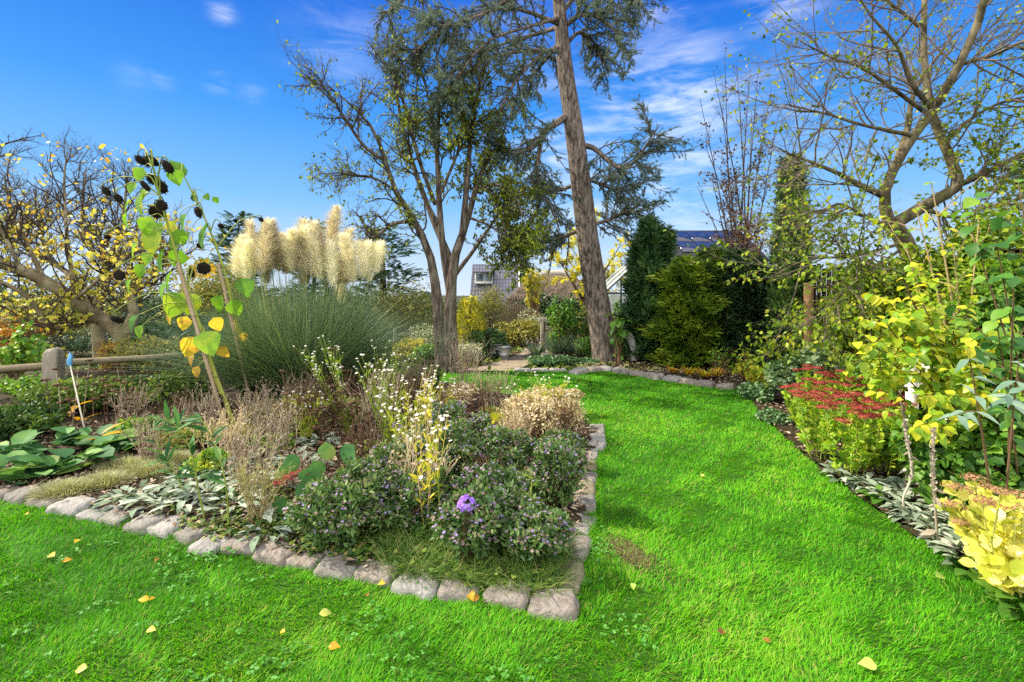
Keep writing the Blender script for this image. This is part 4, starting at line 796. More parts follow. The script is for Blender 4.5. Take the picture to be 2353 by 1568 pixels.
for x, y, d, where in ((905, 985, 4.6, 'behind the yellow stems'), (1020, 950, 5.0, 'at the back of the asters')):
    c = P(x, y, d); cluster('violet_aster', 'smaller violet aster cluster ' + where, 'aster', c, np.array([.08, .06, .06]), 34, .026, DAISY, m_purple, np.array([c[0], c[1], .04]))

def stems_plant(name, label, cat, base, tops, mat, r=.004, group=None, nb=5, bl=(.08, .2), spread=.04, sides=4):
    """stalks from one base to each top, with side shoots; returns thing, paths, shoots"""
    t = thing(name, label, cat, base, group); n = len(tops); tops = np.array(tops); b = base + np.stack([U(-spread, spread, n), U(-spread, spread, n), np.zeros(n)], 1)
    m = b * .45 + tops * .55 + np.stack([U(-.04, .04, n), U(-.04, .04, n), U(.02, .1, n)], 1); tt = np.linspace(0, 1, 8)[None, :, None]
    p = b[:, None] * (1 - tt) ** 2 + 2 * m[:, None] * tt * (1 - tt) + tops[:, None] * tt ** 2
    mb = MB(); tubes(mb, p, np.linspace(r, r * .4, 8)[None] * np.ones((n, 1)), sides, U(0, 1, n)); sh = None
    if nb:
        b2, d2, _, _, _ = spawn(p, np.full(p.shape[:2], r), nb, .45, .98, .3, .8); sh, rr = grow(b2, d2, U(*bl, len(b2)), r * .5, r * .25, 3, .12, .15); tubes(mb, sh, rr, 3, U(0, 1, len(b2)))
    part('stems', mb, mat, t); return t, p, sh
fle = [((800, 1000), [(742, 772), (757, 785), (778, 803), (702, 795), (722, 818), (690, 802), (765, 810)], .25, 'tallest white daisy with green stems in front of the pampas grass'), ((900, 1045), [(830, 815), (855, 840), (872, 850), (905, 838), (925, 868), (880, 872), (822, 852), (850, 880)], .3, 'white daisy in the middle of the bed right of the tallest one'),
       ((940, 1075), [(930, 882), (960, 900), (945, 932), (985, 870), (1000, 852), (972, 862), (1012, 878), (990, 900)], .7, 'white daisy with straw coloured stems before the gap to the far lawn'), ((975, 1140), [(900, 912), (915, 962), (932, 982), (905, 1000), (952, 1002), (880, 930)], .5, 'lower white daisy behind the asters'),
       ((985, 1235), [(975, 872), (992, 920), (1012, 960), (955, 962), (1000, 990)], .95, 'white daisy on long golden stems rising from the front of the asters'), ((1262, 975), [(1218, 868), (1240, 880), (1262, 868), (1285, 888), (1308, 878), (1182, 882), (1165, 892), (1322, 905)], .85, 'pinkish white daisy above the straw seed heads'),
       ((880, 960), [(905, 800), (880, 815), (860, 800), (920, 815), (940, 825)], .4, 'white daisy leaning towards the twin stemmed tree'), ((1010, 960), [(1020, 880), (1045, 895), (1060, 912), (1000, 915), (1035, 870)], .8, 'sparse white daisy at the back of the bed by the lawn'),
       ((700, 1020), [(650, 900), (690, 905), (720, 890), (740, 915), (770, 900)], .6, 'short white daisy among the brown whorled stems')]
for (bx, by), tops, tone, lab in fle:
    b = base_px(bx, by); d = b[1]; tp = [P(x, y, d + U(-.15, .15)) for x, y in tops]; tp = tp + [q + np.array([U(-.09, .09), U(-.1, .1), U(-.09, .02)]) for q in tp]
    t, p, sh = stems_plant('white_daisy', lab, 'daisy', b, tp, leafmat('daisy_stem', [(.12, .22, .03), (.24, .32, .05), (.42, .38, .10), (.40, .28, .10)], 0, .7, .15), .0035, 'white daisies in the bed', 4, (.05, .15))
    for q in (t.children[0].data.attributes['rnd'],): q.data.foreach_set('value', np.clip(np.full(len(q.data), tone) + .15 * rng.normal(size=len(q.data)), 0, 1).astype(np.float32))
    e = np.concatenate([p[:, -1], sh[:, -1]]); M = len(e); nn = nrm(np.array([0, -.25, 1]) + .4 * ru(M)); dd = np.cross(nn, ru(M)); mb = MB(); leaves(mb, e, dd, nn, U(.022, .036, M), DAISY, U(0, 1, M)); fl = part('flowers', mb, m_white, t, kind='stuff')
    mb = MB(); leaves(mb, e + nn * .003, dd, nn, .007, star(5, .45, .5, 0), U(0, 1, M)); part('flower_eyes', mb, m_eye, fl, kind='stuff')
    b2, d2, _, _, _ = spawn(p, np.full(p.shape[:2], .003), 16, .05, .85, .5, 1.1); mb = MB(); leaves(mb, b2, d2 + np.array([0, 0, .2]), ru(len(b2)) + np.array([0, 0, .8]), U(.03, .075, len(b2)), LANCE, np.clip(tone * .75 + .2 * rng.normal(size=len(b2)), 0, 1)); part('leaves', mb, m_yelgreen, t)

# dark upright stems with yellow green leaves at the foot
b = base_px(1130, 1012); d = b[1]
t, p, sh = stems_plant('dark_stemmed_plant', 'plant of bare dark brown stems with yellow green leaves at the foot', 'perennial', b, [P(x, y, d) for x, y in ((1082, 882), (1098, 872), (1108, 862), (1115, 870), (1122, 890), (1146, 888), (1104, 900), (1092, 905), (1118, 880))], m_brown, .005, None, 3, (.05, .12))
k = 46; mb = MB(); pos = b + np.stack([U(-.13, .13, k), U(-.1, .1, k), U(.03, .28, k)], 1); leaves(mb, pos, ru(k) + np.array([0, -.3, -.5]), ru(k) + np.array([0, -.5, .7]), U(.06, .1, k), HEART, U(.2, 1, k)); part('leaves', mb, m_yelgreen, t)
# straw seed heads
for x, y, w, top, where in ((1185, 1010, 110, 905, 'next to the dark stems'), (1245, 1020, 120, 900, 'in the middle of its patch'), (1305, 1005, 100, 895, 'beside the tall end stone'), (1225, 960, 120, 880, 'at the back edge of the bed'), (1300, 950, 90, 885, 'at the back nearest the lawn')):
    mound('seed_head_plant', 'dried plant with cream fluffy seed heads, ' + where, 'seed heads', x, y, w, top, m_straw, LANCE, .04, 900, 'cream seed heads in the bed', m_brown, wid=1.3, up=.5, hang=0, fl=dict(n=150, size=.030, tm=star(8, .35, .5, .15), mat=m_straw, zmin=.35, out=1.08))
    t = [o for o in COL.objects if o.name.startswith('seed_head_plant') and o.type == 'EMPTY'][-1]
# phlomis: stems with whorls
def whorls(label, base, stems, mat, group):
    t = thing('whorled_seed_stems', label, 'seed heads', base, group); d = base[1]
    for (bx, by, tx, ty, n) in stems:
        a = G(bx, by, .04); b = P(tx, ty, a[1] + U(-.05, .05)); mb = MB(); m = (a + b) / 2 + .015 * ru(1)[0]; path_tube(mb, [a, m, b], [.006, .005, .004], 8, 5, U(0, 1)); s = part('stem', mb, mat, t)
        for i in range(n):
            f = 1 - i * .26 - U(0, .03); c = a * (1 - f) + b * f; R_ = U(.024, .034) * (1 - .08 * (i == 0)); mb = MB(); V = []; Q = []; K = 14; prof = [(.2, .55), (.75, .5), (1, .1), (.85, -.3), (.2, -.55)]
            for (rr, hh) in prof:
                for q in range(K): g = 2 * math.pi * q / K; jt = 1 + .16 * math.sin(q * 4.7 + i); V.append(c + R_ * np.array([rr * jt * math.cos(g), rr * jt * math.sin(g), hh * .75]))
            for u in range(len(prof) - 1):
                for q in range(K): Q.append((u * K + q, (u + 1) * K + q, (u + 1) * K + (q + 1) % K, u * K + (q + 1) % K))
            mb.add(V, Q, None, U(.3, .9)); n2 = 26; g = U(0, 6.28, n2); o = np.stack([np.cos(g), np.sin(g), U(-.3, .3, n2)], 1); leaves(mb, c + o * R_ * .8, o, ru(n2), R_ * .7, LANCE, U(.2, 1, n2), 1.5); part('seed_whorl', mb, m_brown, s)
whorls('pale dry stems with brown whorls crowding round the grey fence post', base_px(150, 975), [(118, 1003, 106, 870, 2), (142, 995, 128, 845, 3), (165, 985, 178, 852, 3), (190, 975, 206, 826, 2), (178, 1000, 150, 890, 3)], m_dry, 'whorled seed stems')
whorls('brown whorled stems standing in front of the rail, left of the pampas grass', base_px(230, 970), [(215, 985, 218, 845, 3), (240, 978, 235, 832, 3), (248, 990, 246, 850, 3), (262, 975, 262, 870, 2)], m_brown, 'whorled seed stems')
whorls('thin whorled stems leaning before the magnolia trunk', base_px(285, 968), [(283, 975, 268, 838, 2), (300, 985, 284, 842, 3), (302, 970, 305, 868, 3)], m_dry, 'whorled seed stems')
whorls('tall brown whorled stem pair behind the red sedum heads', base_px(690, 1045), [(686, 1042, 648, 852, 4), (740, 1050, 722, 900, 4)], m_brown, 'whorled seed stems')
whorls('dark whorled stems in the middle of the white daisies', base_px(760, 1040), [(752, 1045, 700, 915, 3), (745, 1040, 742, 935, 3), (790, 1030, 768, 885, 3), (800, 1025, 782, 900, 2), (815, 1020, 806, 925, 2)], m_brown, 'whorled seed stems')
whorls('dark whorled stems rising beside the front asters', base_px(850, 1020), [(848, 1025, 845, 948, 2), (835, 1015, 816, 905, 2), (872, 1010, 850, 880, 2), (868, 985, 762, 800, 3)], m_brown, 'whorled seed stems')
# dry twiggy plants
def twiggy(label, x, y, w, h, n, mat, group='dry twiggy perennials', heads=True):
    b = base_px(x, y); d = b[1]; t = thing('dry_twiggy_plant', label, 'perennial', b, group); s = 1 / F * d; p0 = b + np.stack([U(-.25, .25, n) * w * s, U(-.15, .15, n) * w * s, np.zeros(n)], 1)
    dr = np.stack([U(-.35, .35, n), U(-.35, .35, n), np.ones(n)], 1); p, r = grow(p0, dr, U(.65, 1.0, n) * h * s, .0035, .0018, 6, .10, .05); mb = MB(); tubes(mb, p, r, 3, U(.2, 1, n))
    b2, d2, _, _, _ = spawn(p, r, 5, .4, .95, .35, .8); q, r2 = grow(b2, d2, U(.12, .32, len(b2)) * h * s, .0022, .0012, 4, .15, .1); tubes(mb, q, r2, 3, U(.2, 1, len(b2))); part('stems', mb, mat, t)
    e = np.concatenate([p[:, -1], q[:, -1]]); mb = MB(); M = len(e)
    if heads:
        for _ in range(2): leaves(mb, e, ru(M) + np.array([0, 0, .5]), ru(M), U(.012, .022, M), LEAF3, U(.1, .9, M)); 
        part('seed_heads', mb, mat, t, kind='stuff')
    mb = MB(); b3, d3, _, _, _ = spawn(p, r, 4, .0, .7, .5, 1.2); M = len(b3); leaves(mb, b3, d3 + np.array([0, 0, -.4]), ru(M), U(.03, .07, M), LANCE, U(.2, 1, M)); part('leaves', mb, m_dry, t); return t
twiggy('silvery dry twigs in front of the sunflower stake', 470, 1000, 130, 110, 34, m_dry); twiggy('fuzzy dry twigs right at the foot of the taller sunflower', 590, 1010, 110, 130, 34, m_dry); twiggy('tangled brown twigs at the foot of the pampas grass', 690, 960, 150, 110, 44, m_dry)
twiggy('brown twigs between pampas grass and white daisies', 800, 965, 150, 120, 44, m_brown); twiggy('pale bare twigs before the twin stemmed tree trunk', 1070, 905, 90, 130, 30, m_dry); twiggy('dry twigs along the back edge of the bed by the lawn', 960, 915, 130, 100, 34, m_dry); twiggy('upright fuzzy spikes over the grey felted leaves', 580, 1130, 110, 150, 26, m_dry)
twiggy('dry yellowing stems near the front stones', 600, 1200, 90, 150, 24, leafmat('yellow_stem', [(.20, .20, .06), (.36, .32, .12), (.48, .42, .22)], .2, .8, .1)); twiggy('straw coloured twigs beside the far lawn edge', 1140, 935, 110, 90, 30, m_straw); twiggy('dry grey twigs in front of the green leathery leaves', 350, 1060, 130, 110, 26, m_dry)
twiggy('rusty stems behind the silver leaves in the middle of the bed', 760, 1000, 130, 90, 30, m_brown)
for x, y, w, h, n, mt, lab in ((860, 1010, 160, 150, 40, m_dry, 'pale dry stems among the white daisies'), (930, 980, 150, 120, 40, m_brown, 'brown stems behind the white daisies'), (640, 1060, 120, 140, 30, m_dry, 'grey dry stems behind the round leaved sedum'), (520, 1060, 130, 120, 34, m_straw, 'straw stems between sunflower and pale cushions'), (720, 1010, 130, 150, 34, m_brown, 'dark stems crowding the tallest whorled pair'), (830, 1100, 130, 140, 30, m_brown, 'brown stems behind the front asters'), (1060, 1010, 120, 110, 30, m_brown, 'brown stems between asters and far lawn'), (410, 985, 130, 90, 30, m_brown, 'brown twigs below the rail by the sunflower'), (960, 1190, 110, 190, 22, m_straw, 'golden stems before the violet cluster'), (1180, 1040, 110, 110, 26, m_straw, 'straw stems in front of the seed heads'), (690, 1130, 90, 100, 20, m_dry, 'dry stems beside the red sedum heads'), (1290, 1020, 70, 110, 20, m_brown, 'brown stems beside the tall end stone'), (300, 975, 130, 90, 28, m_dry, 'dry twigs right of the whorled stems by the rail'), (1110, 1160, 130, 120, 24, m_brown, 'brown dead stems in the aster mass'), (800, 1190, 120, 150, 20, m_brown, 'brown dead stems in the frontmost aster')):
    twiggy(lab, x, y, w, h, n, mt)
# rosettes
def rosette(name, label, cat, b, n, L, tm, mat, group, wid=1.0, lift=.5, spread=.06, rnd=(0, 1), crown='leaves'):
    t = thing(name, label, cat, b, group); a = U(0, 6.283, n); rr = spread * U(0, 1, n) ** .5; el = U(.05, 1.0, n) * lift * 1.6
    pos = b + np.stack([np.cos(a) * rr, np.sin(a) * rr, U(0, .06, n) * L / .1], 1); d = np.stack([np.cos(a + U(-.6, .6, n)), np.sin(a + U(-.6, .6, n)), el], 1); nn = np.stack([-np.cos(a) * el, -np.sin(a) * el, np.ones(n)], 1) + .35 * ru(n)
    mb = MB(); leaves(mb, pos, d, nn, L * U(.6, 1.25, n), tm, U(*rnd, n), wid); part(crown, mb, mat, t); return t
felt_t = tmpl([0, .13, .19, .18, .11, 0], .14, .35)
fp = [(560, 1115, 'under the fuzzy spikes'), (625, 1125, 'left of the big round leaves'), (670, 1065, 'behind the red sedum heads'), (600, 1065, 'at the foot of the sunflower stake'), (520, 1085, 'in the middle of the grey patch'), (480, 1140, 'right of the pale tufts'), (645, 1020, 'behind the grey patch'), (700, 1075, 'beside the big round leaves'), (740, 1020, 'among the whorled stems'), (545, 1165, 'near the creeping ground cover'), (350, 1160, 'edging the front stones, white rimmed'), (300, 1150, 'between the pale tufts and the stones'), (625, 1228, 'alone by the large pinkish front stone'), (440, 1110, 'beside the arching green weeds'), (420, 1165, 'just behind the front stones'), (700, 1010, 'under the brown twigs')]
for x, y, wh in fp: rosette('lamb_ear', 'grey felted lamb ear rosette ' + wh, 'lamb ear', base_px(x, y), 46 if y < 1200 else 30, .105, felt_t, m_felt, 'lamb ear rosettes in the bed', 1.0, .45, .14)
bp = [(30, 1105, 'at the left frame edge'), (90, 1100, 'nearest the front stones'), (150, 1085, 'in the middle of the row'), (205, 1070, 'with a yellowing leaf'), (120, 1040, 'at the back of the row'), (255, 1045, 'right of the row, behind the pale tufts'), (320, 1010, 'farthest right, below the whorled stems'), (10, 1060, 'behind the leftmost one'), (210, 1025, 'under the drooping orange leaf'), (385, 1000, 'next to the dry twigs')]
for x, y, wh in bp: rosette('leathery_plant', 'broad leathery green leaved clump ' + wh, 'bergenia', base_px(x, y), 17, .20, ROUND, m_big, 'leathery clumps along the left of the bed', .85, .42, .12, (0, .68))
for x, y, s in ((165, 985, 1.0), (180, 1010, .8), (228, 1040, 1.0)): 
    b = base_px(x, y); rosette('withered_leaf', 'long drooping orange leaf ' + {165: 'arching over the leathery clumps', 180: 'curled beside the arching one', 228: 'hanging behind the pale tufts'}[x], 'leaf', b + (0, 0, .12), 3, .22 * s, LANCE, m_fall, 'withered orange leaves', 1, .5, .02, (.25, .45))
sp_ = [(150, 1130, 120, 40, 'nearest the front stones'), (235, 1112, 110, 40, 'in the middle of the pale patch'), (335, 1085, 120, 45, 'behind the white rimmed rosettes'), (395, 1060, 100, 45, 'farthest right of the pale patch'), (290, 1075, 110, 45, 'at the back of the pale patch')]
for x, y, w, h, wh in sp_:
    b = base_px(x, y); d = b[1]; t = thing('pale_tuft', 'fine pale yellow green cushion ' + wh, 'cushion plant', b, 'pale cushions'); n = 1900; s = w / F * d / 2; a = U(0, 6.28, n); rr = s * U(0, 1, n) ** .5; bb = b + np.stack([np.cos(a) * rr, np.sin(a) * rr * .7, U(0, .06, n) * (1 - rr / s)], 1); mb = MB()
    blades(mb, bb, np.stack([np.cos(a) * rr / s, np.sin(a) * rr / s, U(.4, 1.2, n)], 1) + .4 * ru(n), U(.04, .085, n), .005, U(0, .5, n), U(0, 1, n), 2); part('foliage', mb, m_santo, t)
# arching green weeds with long leaves
for (bx, by, pts, wh) in ((470, 1195, [(455, 1120), (440, 1040), (410, 985), (375, 960)], 'leaning left over the pale cushions'), (525, 1215, [(520, 1120), (500, 1040), (470, 975), (455, 960)], 'standing straight near the front stones'), (430, 1150, [(400, 1080), (370, 1040), (360, 1000)], 'between the cushions and the sunflower'), (1015, 1245, [(1010, 1180), (1008, 1120), (1005, 1100)], 'bristly one before the front asters'), (1210, 1260, [(1215, 1180), (1222, 1110), (1218, 1085)], 'bristly one among the corner asters')):
    b = base_px(bx, by); d = b[1]; t = thing('weed_stem', 'green leafy weed ' + wh, 'weed', b, 'tall weeds in the bed'); mb = MB(); p, _ = path_tube(mb, [b] + [P(x, y, d) for x, y in pts], [.006, .003], 12, 5, .3); part('stem', mb, m_green_stem, t)
    n = 26; b2, d2, _, _, _ = spawn(p, np.full(p.shape[:2], .003), n, .15, 1, .7, 1.3); L = U(.08, .17, n) if 'bristly' not in wh else U(.03, .06, n); mb = MB(); leaves(mb, b2, d2 + np.array([0, 0, .1]), ru(n) * .5 + np.array([0, 0, 1.]), L, LANCE, U(.0, .5, n), .75); part('leaves', mb, m_yelgreen if 'bristly' in wh else m_big, t)
# dark red sedum with round leaves
b = base_px(715, 1180); d = b[1]; t = thing('dark_sedum', 'sedum with large round green leaves and dark red heads before the asters', 'sedum', b)
mb = MB()
for (x, y, s, c) in ((757, 1040, 46, .62), (790, 1045, 50, .2), (700, 1095, 40, .3), (668, 1080, 34, .45), (725, 1105, 52, .25), (690, 1130, 44, .2), (655, 1090, 40, .5), (735, 1080, 44, .3), (700, 1165, 60, .1), (720, 1195, 46, .15), (645, 1165, 50, .1), (660, 1200, 40, .2), (740, 1135, 44, .3), (682, 1062, 40, .3)):
    leaves(mb, P(x, y + s * .4, d + U(-.1, .1))[None], np.array([[U(-.6, .6), -.2, 1.]]), np.array([[U(-.5, .5), -1, .5]]), s / F * d, ROUND, c, 1.1)
part('leaves', mb, m_big, t)
def sedhead(mb_, c, R_, n=90, flat=.35):
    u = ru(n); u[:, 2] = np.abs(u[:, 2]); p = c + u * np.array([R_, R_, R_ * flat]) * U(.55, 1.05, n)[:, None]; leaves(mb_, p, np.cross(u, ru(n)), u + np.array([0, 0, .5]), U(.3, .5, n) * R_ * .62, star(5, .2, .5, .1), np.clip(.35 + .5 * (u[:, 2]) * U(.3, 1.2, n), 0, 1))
for (x, y, s) in ((668, 1095, 22), (690, 1088, 24), (708, 1085, 18), (648, 1108, 22), (630, 1112, 18), (690, 1190, 24)):
    c = P(x, y, d - .05); mb = MB(); sedhead(mb, c, s / F * d); h = part('flower_head', mb, m_red, t); mb = MB(); path_tube(mb, [b, (b + c) / 2 + (0, -.03, .03), c], [.004, .003], 7, 4, .5); part('stem', mb, m_brown, h)
# green and dry filler mounds of the bed and the planting behind it
m_fresh3 = leafmat('fresh_perennial', [(.04, .11, .02), (.10, .22, .03), (.20, .33, .04), (.38, .42, .05)], .35, .5, .25)
fills = [(230, 945, 330, 858, m_mixed, .05, 5200, (.05, .45), 'dark green bushy perennial below the rail'), (50, 1010, 250, 925, m_mixed, .045, 4200, (0, .35), 'dark green mound at the left frame edge in front of the fence'), (420, 940, 170, 850, m_mixed, .045, 3000, (.1, .6), 'olive mound between the rail and the pampas grass'), (190, 930, 200, 872, m_mixed, .05, 2200, (.15, .6), 'yellowing perennial right of the fence post'),
         (650, 985, 170, 910, m_mixed, .045, 2200, (.4, 1), 'dying brown perennial at the foot of the pampas grass'), (790, 985, 170, 915, m_mixed, .045, 2400, (.25, .9), 'half withered perennial behind the whorled stems'), (890, 960, 160, 880, m_mixed, .045, 2400, (.2, .85), 'withering green perennial below the white daisies'), (540, 1020, 130, 975, m_mixed, .04, 1700, (.3, .95), 'low withered plant behind the grey rosettes'),
         (970, 900, 110, 835, m_mixed, .05, 2000, (.1, .6), 'leafy green plant against the twin stemmed tree'), (860, 1060, 150, 1010, m_mixed, .04, 1900, (.1, .7), 'low leafy plant under the white daisies'), (430, 1030, 150, 985, m_mixed, .04, 1900, (.3, .9), 'low straggling plant before the pampas grass'), (1060, 940, 140, 880, m_straw, .04, 1500, (0, 1), 'straw coloured plant at the back of the bed by the lawn'), (1130, 985, 90, 930, m_mixed, .035, 1200, (.3, .9), 'brownish plant behind the dark upright stems'),
         (620, 1050, 130, 1000, m_fresh3, .045, 900, (.1, .8), 'fresh green plant at the foot of the thinner sunflower'), (480, 1090, 120, 1040, m_fresh3, .04, 800, (.3, 1), 'yellow green plant between the cushions and the grey rosettes'), (700, 1000, 120, 950, m_fresh3, .05, 700, (.2, 1), 'green leaved plant among the brown twigs'), (840, 1110, 110, 1060, m_fresh3, .045, 800, (.1, .8), 'green plant right of the big round leaves'), (960, 1230, 120, 1175, m_fresh3, .04, 800, (0, .7), 'leafy green plant before the golden stems'), (330, 1010, 120, 960, m_fresh3, .05, 800, (.1, .8), 'green plant beyond the leathery clumps')]
for x, y, w, top, mat, s, n, rg, lab in fills: mound('perennial', lab, 'perennial', x, y, w, top, mat, LANCE, s * 1.2, n, 'leafy perennials of the bed', m_brown, wid=1.7, rnd=lambda p, M, rg=rg: U(rg[0], rg[1], M), shell=.3, up=.35, hang=.1)
# low cover and litter: nobody could count it
mb = MB(); n = 5200; q = np.stack([U(385, 900, n), U(1120, 1290, n)], 1); pos = np.array([G(x, y, .045) for x, y in q]); k = inpoly(pos[:, 0], pos[:, 1], bed_poly) & (fbm(pos[:, 0], pos[:, 1], 4, 2) + U(-.6, .6, n) > -.1); pos = pos[k]; M = len(pos); pos[:, 2] += U(0, .04, M)
leaves(mb, pos, ru(M) * (1, 1, .2), np.array([0, 0, 1.]) + .5 * ru(M), U(.02, .04, M), ROUND, np.clip(.3 + .25 * rng.normal(size=M), 0, 1)); tag(part('creeping_cover', mb, m_mixed, kind='stuff'), 'small round leaved creeper covering the soil behind the front stones', 'ground cover')
mb = MB(); n = 15000; pos = np.stack([U(-1.1, .3, n), U(2.35, 3.2, n), np.full(n, .03)], 1); sx = pos[:, 0] / pos[:, 1] * F + W / 2; sy = HZ + CAMH / pos[:, 1] * F; k = inpoly(pos[:, 0], pos[:, 1], bed_poly) & (sy > 1235 + 20 * fbm(pos[:, 0], pos[:, 1], 7)) & (sx > 880); pos = pos[k]; M = len(pos)
az = U(0, 6.28, M); ln = U(.2, 1.1, M); blades(mb, pos, np.stack([np.cos(az) * ln, np.sin(az) * ln, np.ones(M)], 1), U(.06, .2, M), .0038, U(.2, .8, M), np.clip(.30 + .35 * rng.normal(size=M), 0, 1), 3)
tag(part('weedy_grass', mb, leafmat('weedy_grass', [(.05, .13, .02), (.11, .22, .03), (.22, .31, .07), (.44, .38, .20)], .3, .5, .2), kind='stuff'), 'long weedy grass growing inside the corner of the bed', 'grass')
mb = MB(); n = 900; pos = np.stack([U(-1.0, .3, n), U(2.4, 3.0, n), U(.05, .10, n)], 1); sx = pos[:, 0] / pos[:, 1] * F + W / 2; sy = HZ + CAMH / pos[:, 1] * F; k = inpoly(pos[:, 0], pos[:, 1], bed_poly) & (sy > 1220) & (sx > 900); pos = pos[k]; M = len(pos)
leaves(mb, pos, ru(M) * (1, 1, .3), np.array([0, -.2, 1.]) + .5 * ru(M), U(.02, .04, M), tmpl([0, .3, .5, .36, 0], .1, .1), U(.0, .6, M)); tag(part('weeds', mb, m_mixed, kind='stuff'), 'broad lobed weed leaves between the asters and the front stones', 'weeds')
mb = MB(); n = 16000; pos = np.stack([U(-5, 1.0, n), U(2.5, 6.8, n), np.full(n, .06)], 1); k = inpoly(pos[:, 0], pos[:, 1], bed_poly) & (U(0, 1, n) < (3.5 / pos[:, 1])); pos = pos[k]; M = len(pos); leaves(mb, pos, ru(M) * (1, 1, .15), np.array([0, 0, 1.]) + .6 * ru(M), U(.03, .06, M), LANCE, U(0, .8, M), 1.3)
tag(part('leaf_litter', mb, m_dry, kind='stuff'), 'dry brown litter lying on the soil of the bed', 'litter')
# rail fence on the left, white cane with a blue cap
m_post = noisemat('weathered_post', [(.10, .085, .07), (.24, .21, .175), (.40, .36, .31)], 3, 10, .9, .9, 14, stretch=(3, 3, .8), second=((.07, .06, .05), 1.2, .6))
m_rail = noisemat('weathered_rail', [(.09, .07, .045), (.20, .16, .11), (.33, .28, .20)], 2, 9, .9, .6, 12, stretch=(.8, 8, 8), second=((.10, .12, .04), 1, .5))
f = thing('rail_fence', 'low rustic fence with one thick grey post and two weathered rails', 'fence', GX(123, 6.3), None); o = part('post', stone_mb(.19, .18, 1.0, 91, .2, nz=.3).mesh('post'), m_post, f); weld(o); o.location = (0, 0, .30)
mb = MB(); a, b = P(-140, 866, 5.6), P(100, 842, 6.28); tubes(mb, smoothpath([a, (a + b) / 2 + (0, 0, .01), b], 9)[None], np.full((1, 9), .05), 4); part('rail', mb, m_rail, f)
mb = MB(); a, b = P(152, 834, 6.34), P(470, 812, 7.6); tubes(mb, smoothpath([a, (a + b) / 2 + (0, 0, -.012), b], 9)[None], np.linspace(.05, .042, 9)[None], 4); part('rail', mb, m_rail, f)
b = base_px(195, 990); a = P(160, 834, b[1] + .1); t = thing('garden_cane', 'thin white cane with a blue cap leaning beside the grey fence post', 'cane', b); mb = MB(); path_tube(mb, [b, (a + b) / 2, a], [.007, .007, .006], 6, 6); part('cane', mb, m_white, t)
mb = MB(); path_tube(mb, [a - (0, 0, .03), a + (0, 0, .02), a + (.01, 0, .07), a + (0, 0, .115)], [.02, .026, .02, .004], 10, 8); part('cap', mb, noisemat('blue_paint', [(.04, .16, .38), (.10, .32, .62), (.25, .5, .8)], 20, 5, .5, .2, spec=.4), t, True)
# ------------------------------------------------------------------ behind the lawn: shrubs, conifers, sheds and houses
m_dark = leafmat('dark_evergreen', [(.015, .038, .018), (.035, .078, .034), (.065, .125, .05), (.11, .18, .07)], .15, .55, .25)
m_yew = leafmat('yew', [(.02, .055, .025), (.045, .11, .042), (.085, .18, .065), (.15, .26, .09)], .15, .55, .2)
m_gold = leafmat('golden_yew', [(.05, .11, .015), (.11, .20, .02), (.20, .30, .028), (.34, .39, .04)], .25, .55, .2)
m_thuja = leafmat('thuja', [(.022, .055, .018), (.05, .115, .03), (.10, .18, .045), (.16, .26, .07)], .15, .6, .2)
m_olive = leafmat('olive_shrub', [(.05, .065, .02), (.10, .13, .03), (.17, .20, .045), (.28, .27, .06), (.40, .34, .06)], .3, .55, .2)
m_yellow = leafmat('yellow_shrub', [(.18, .20, .02), (.36, .36, .02), (.58, .50, .03), (.70, .60, .06)], .4, .5, .25)
m_orange = leafmat('orange_leaf', [(.10, .10, .02), (.30, .20, .03), (.52, .25, .03), (.55, .16, .03)], .35, .5, .25)
m_gcon = leafmat('gold_conifer', [(.16, .20, .02), (.36, .38, .03), (.62, .58, .05), (.78, .72, .14)], .25, .5, .25)
m_robin = leafmat('golden_robinia', [(.34, .34, .01), (.55, .52, .015), (.72, .66, .02), (.80, .72, .06)], .45, .5, .2)
m_varieg = leafmat('variegated_leaf', [(.12, .17, .08), (.26, .31, .17), (.46, .48, .33), (.66, .64, .48)], .25, .6, .2)
m_ivy = leafmat('ivy_leaf', [(.012, .035, .012), (.03, .075, .02), (.06, .12, .035), (.12, .19, .07)], .12, .35, .45)
m_paleivy = leafmat('pale_ivy_leaf', [(.03, .08, .03), (.08, .17, .06), (.18, .29, .13), (.36, .43, .26)], .25, .45, .35)
m_fresh = leafmat('fresh_green_leaf', [(.03, .10, .015), (.08, .20, .025), (.16, .31, .03), (.28, .40, .04)], .35, .45, .3)
m_maroon = leafmat('maroon_leaf', [(.025, .016, .015), (.06, .034, .028), (.11, .06, .04), (.18, .12, .05)], .2, .5, .2)
uni = lambda a, b: (lambda p, M: U(a, b, M))
BM = dict(stem=m_twig_brown, stemr=.012)
def bpx(name, label, cat, cx, d, w, top, mat, tm, size, n, group=None, **kw):
    s = d / F; h = CAMH - (top - HZ) * s; kw.setdefault('stem', m_twig_brown); kw.setdefault('stemr', .012); dpx = kw.pop('dpx', w * .7)
    return bush(name, label, cat, GX(cx, d), w * s, dpx * s, h, tm, size, n, mat, group, **kw)
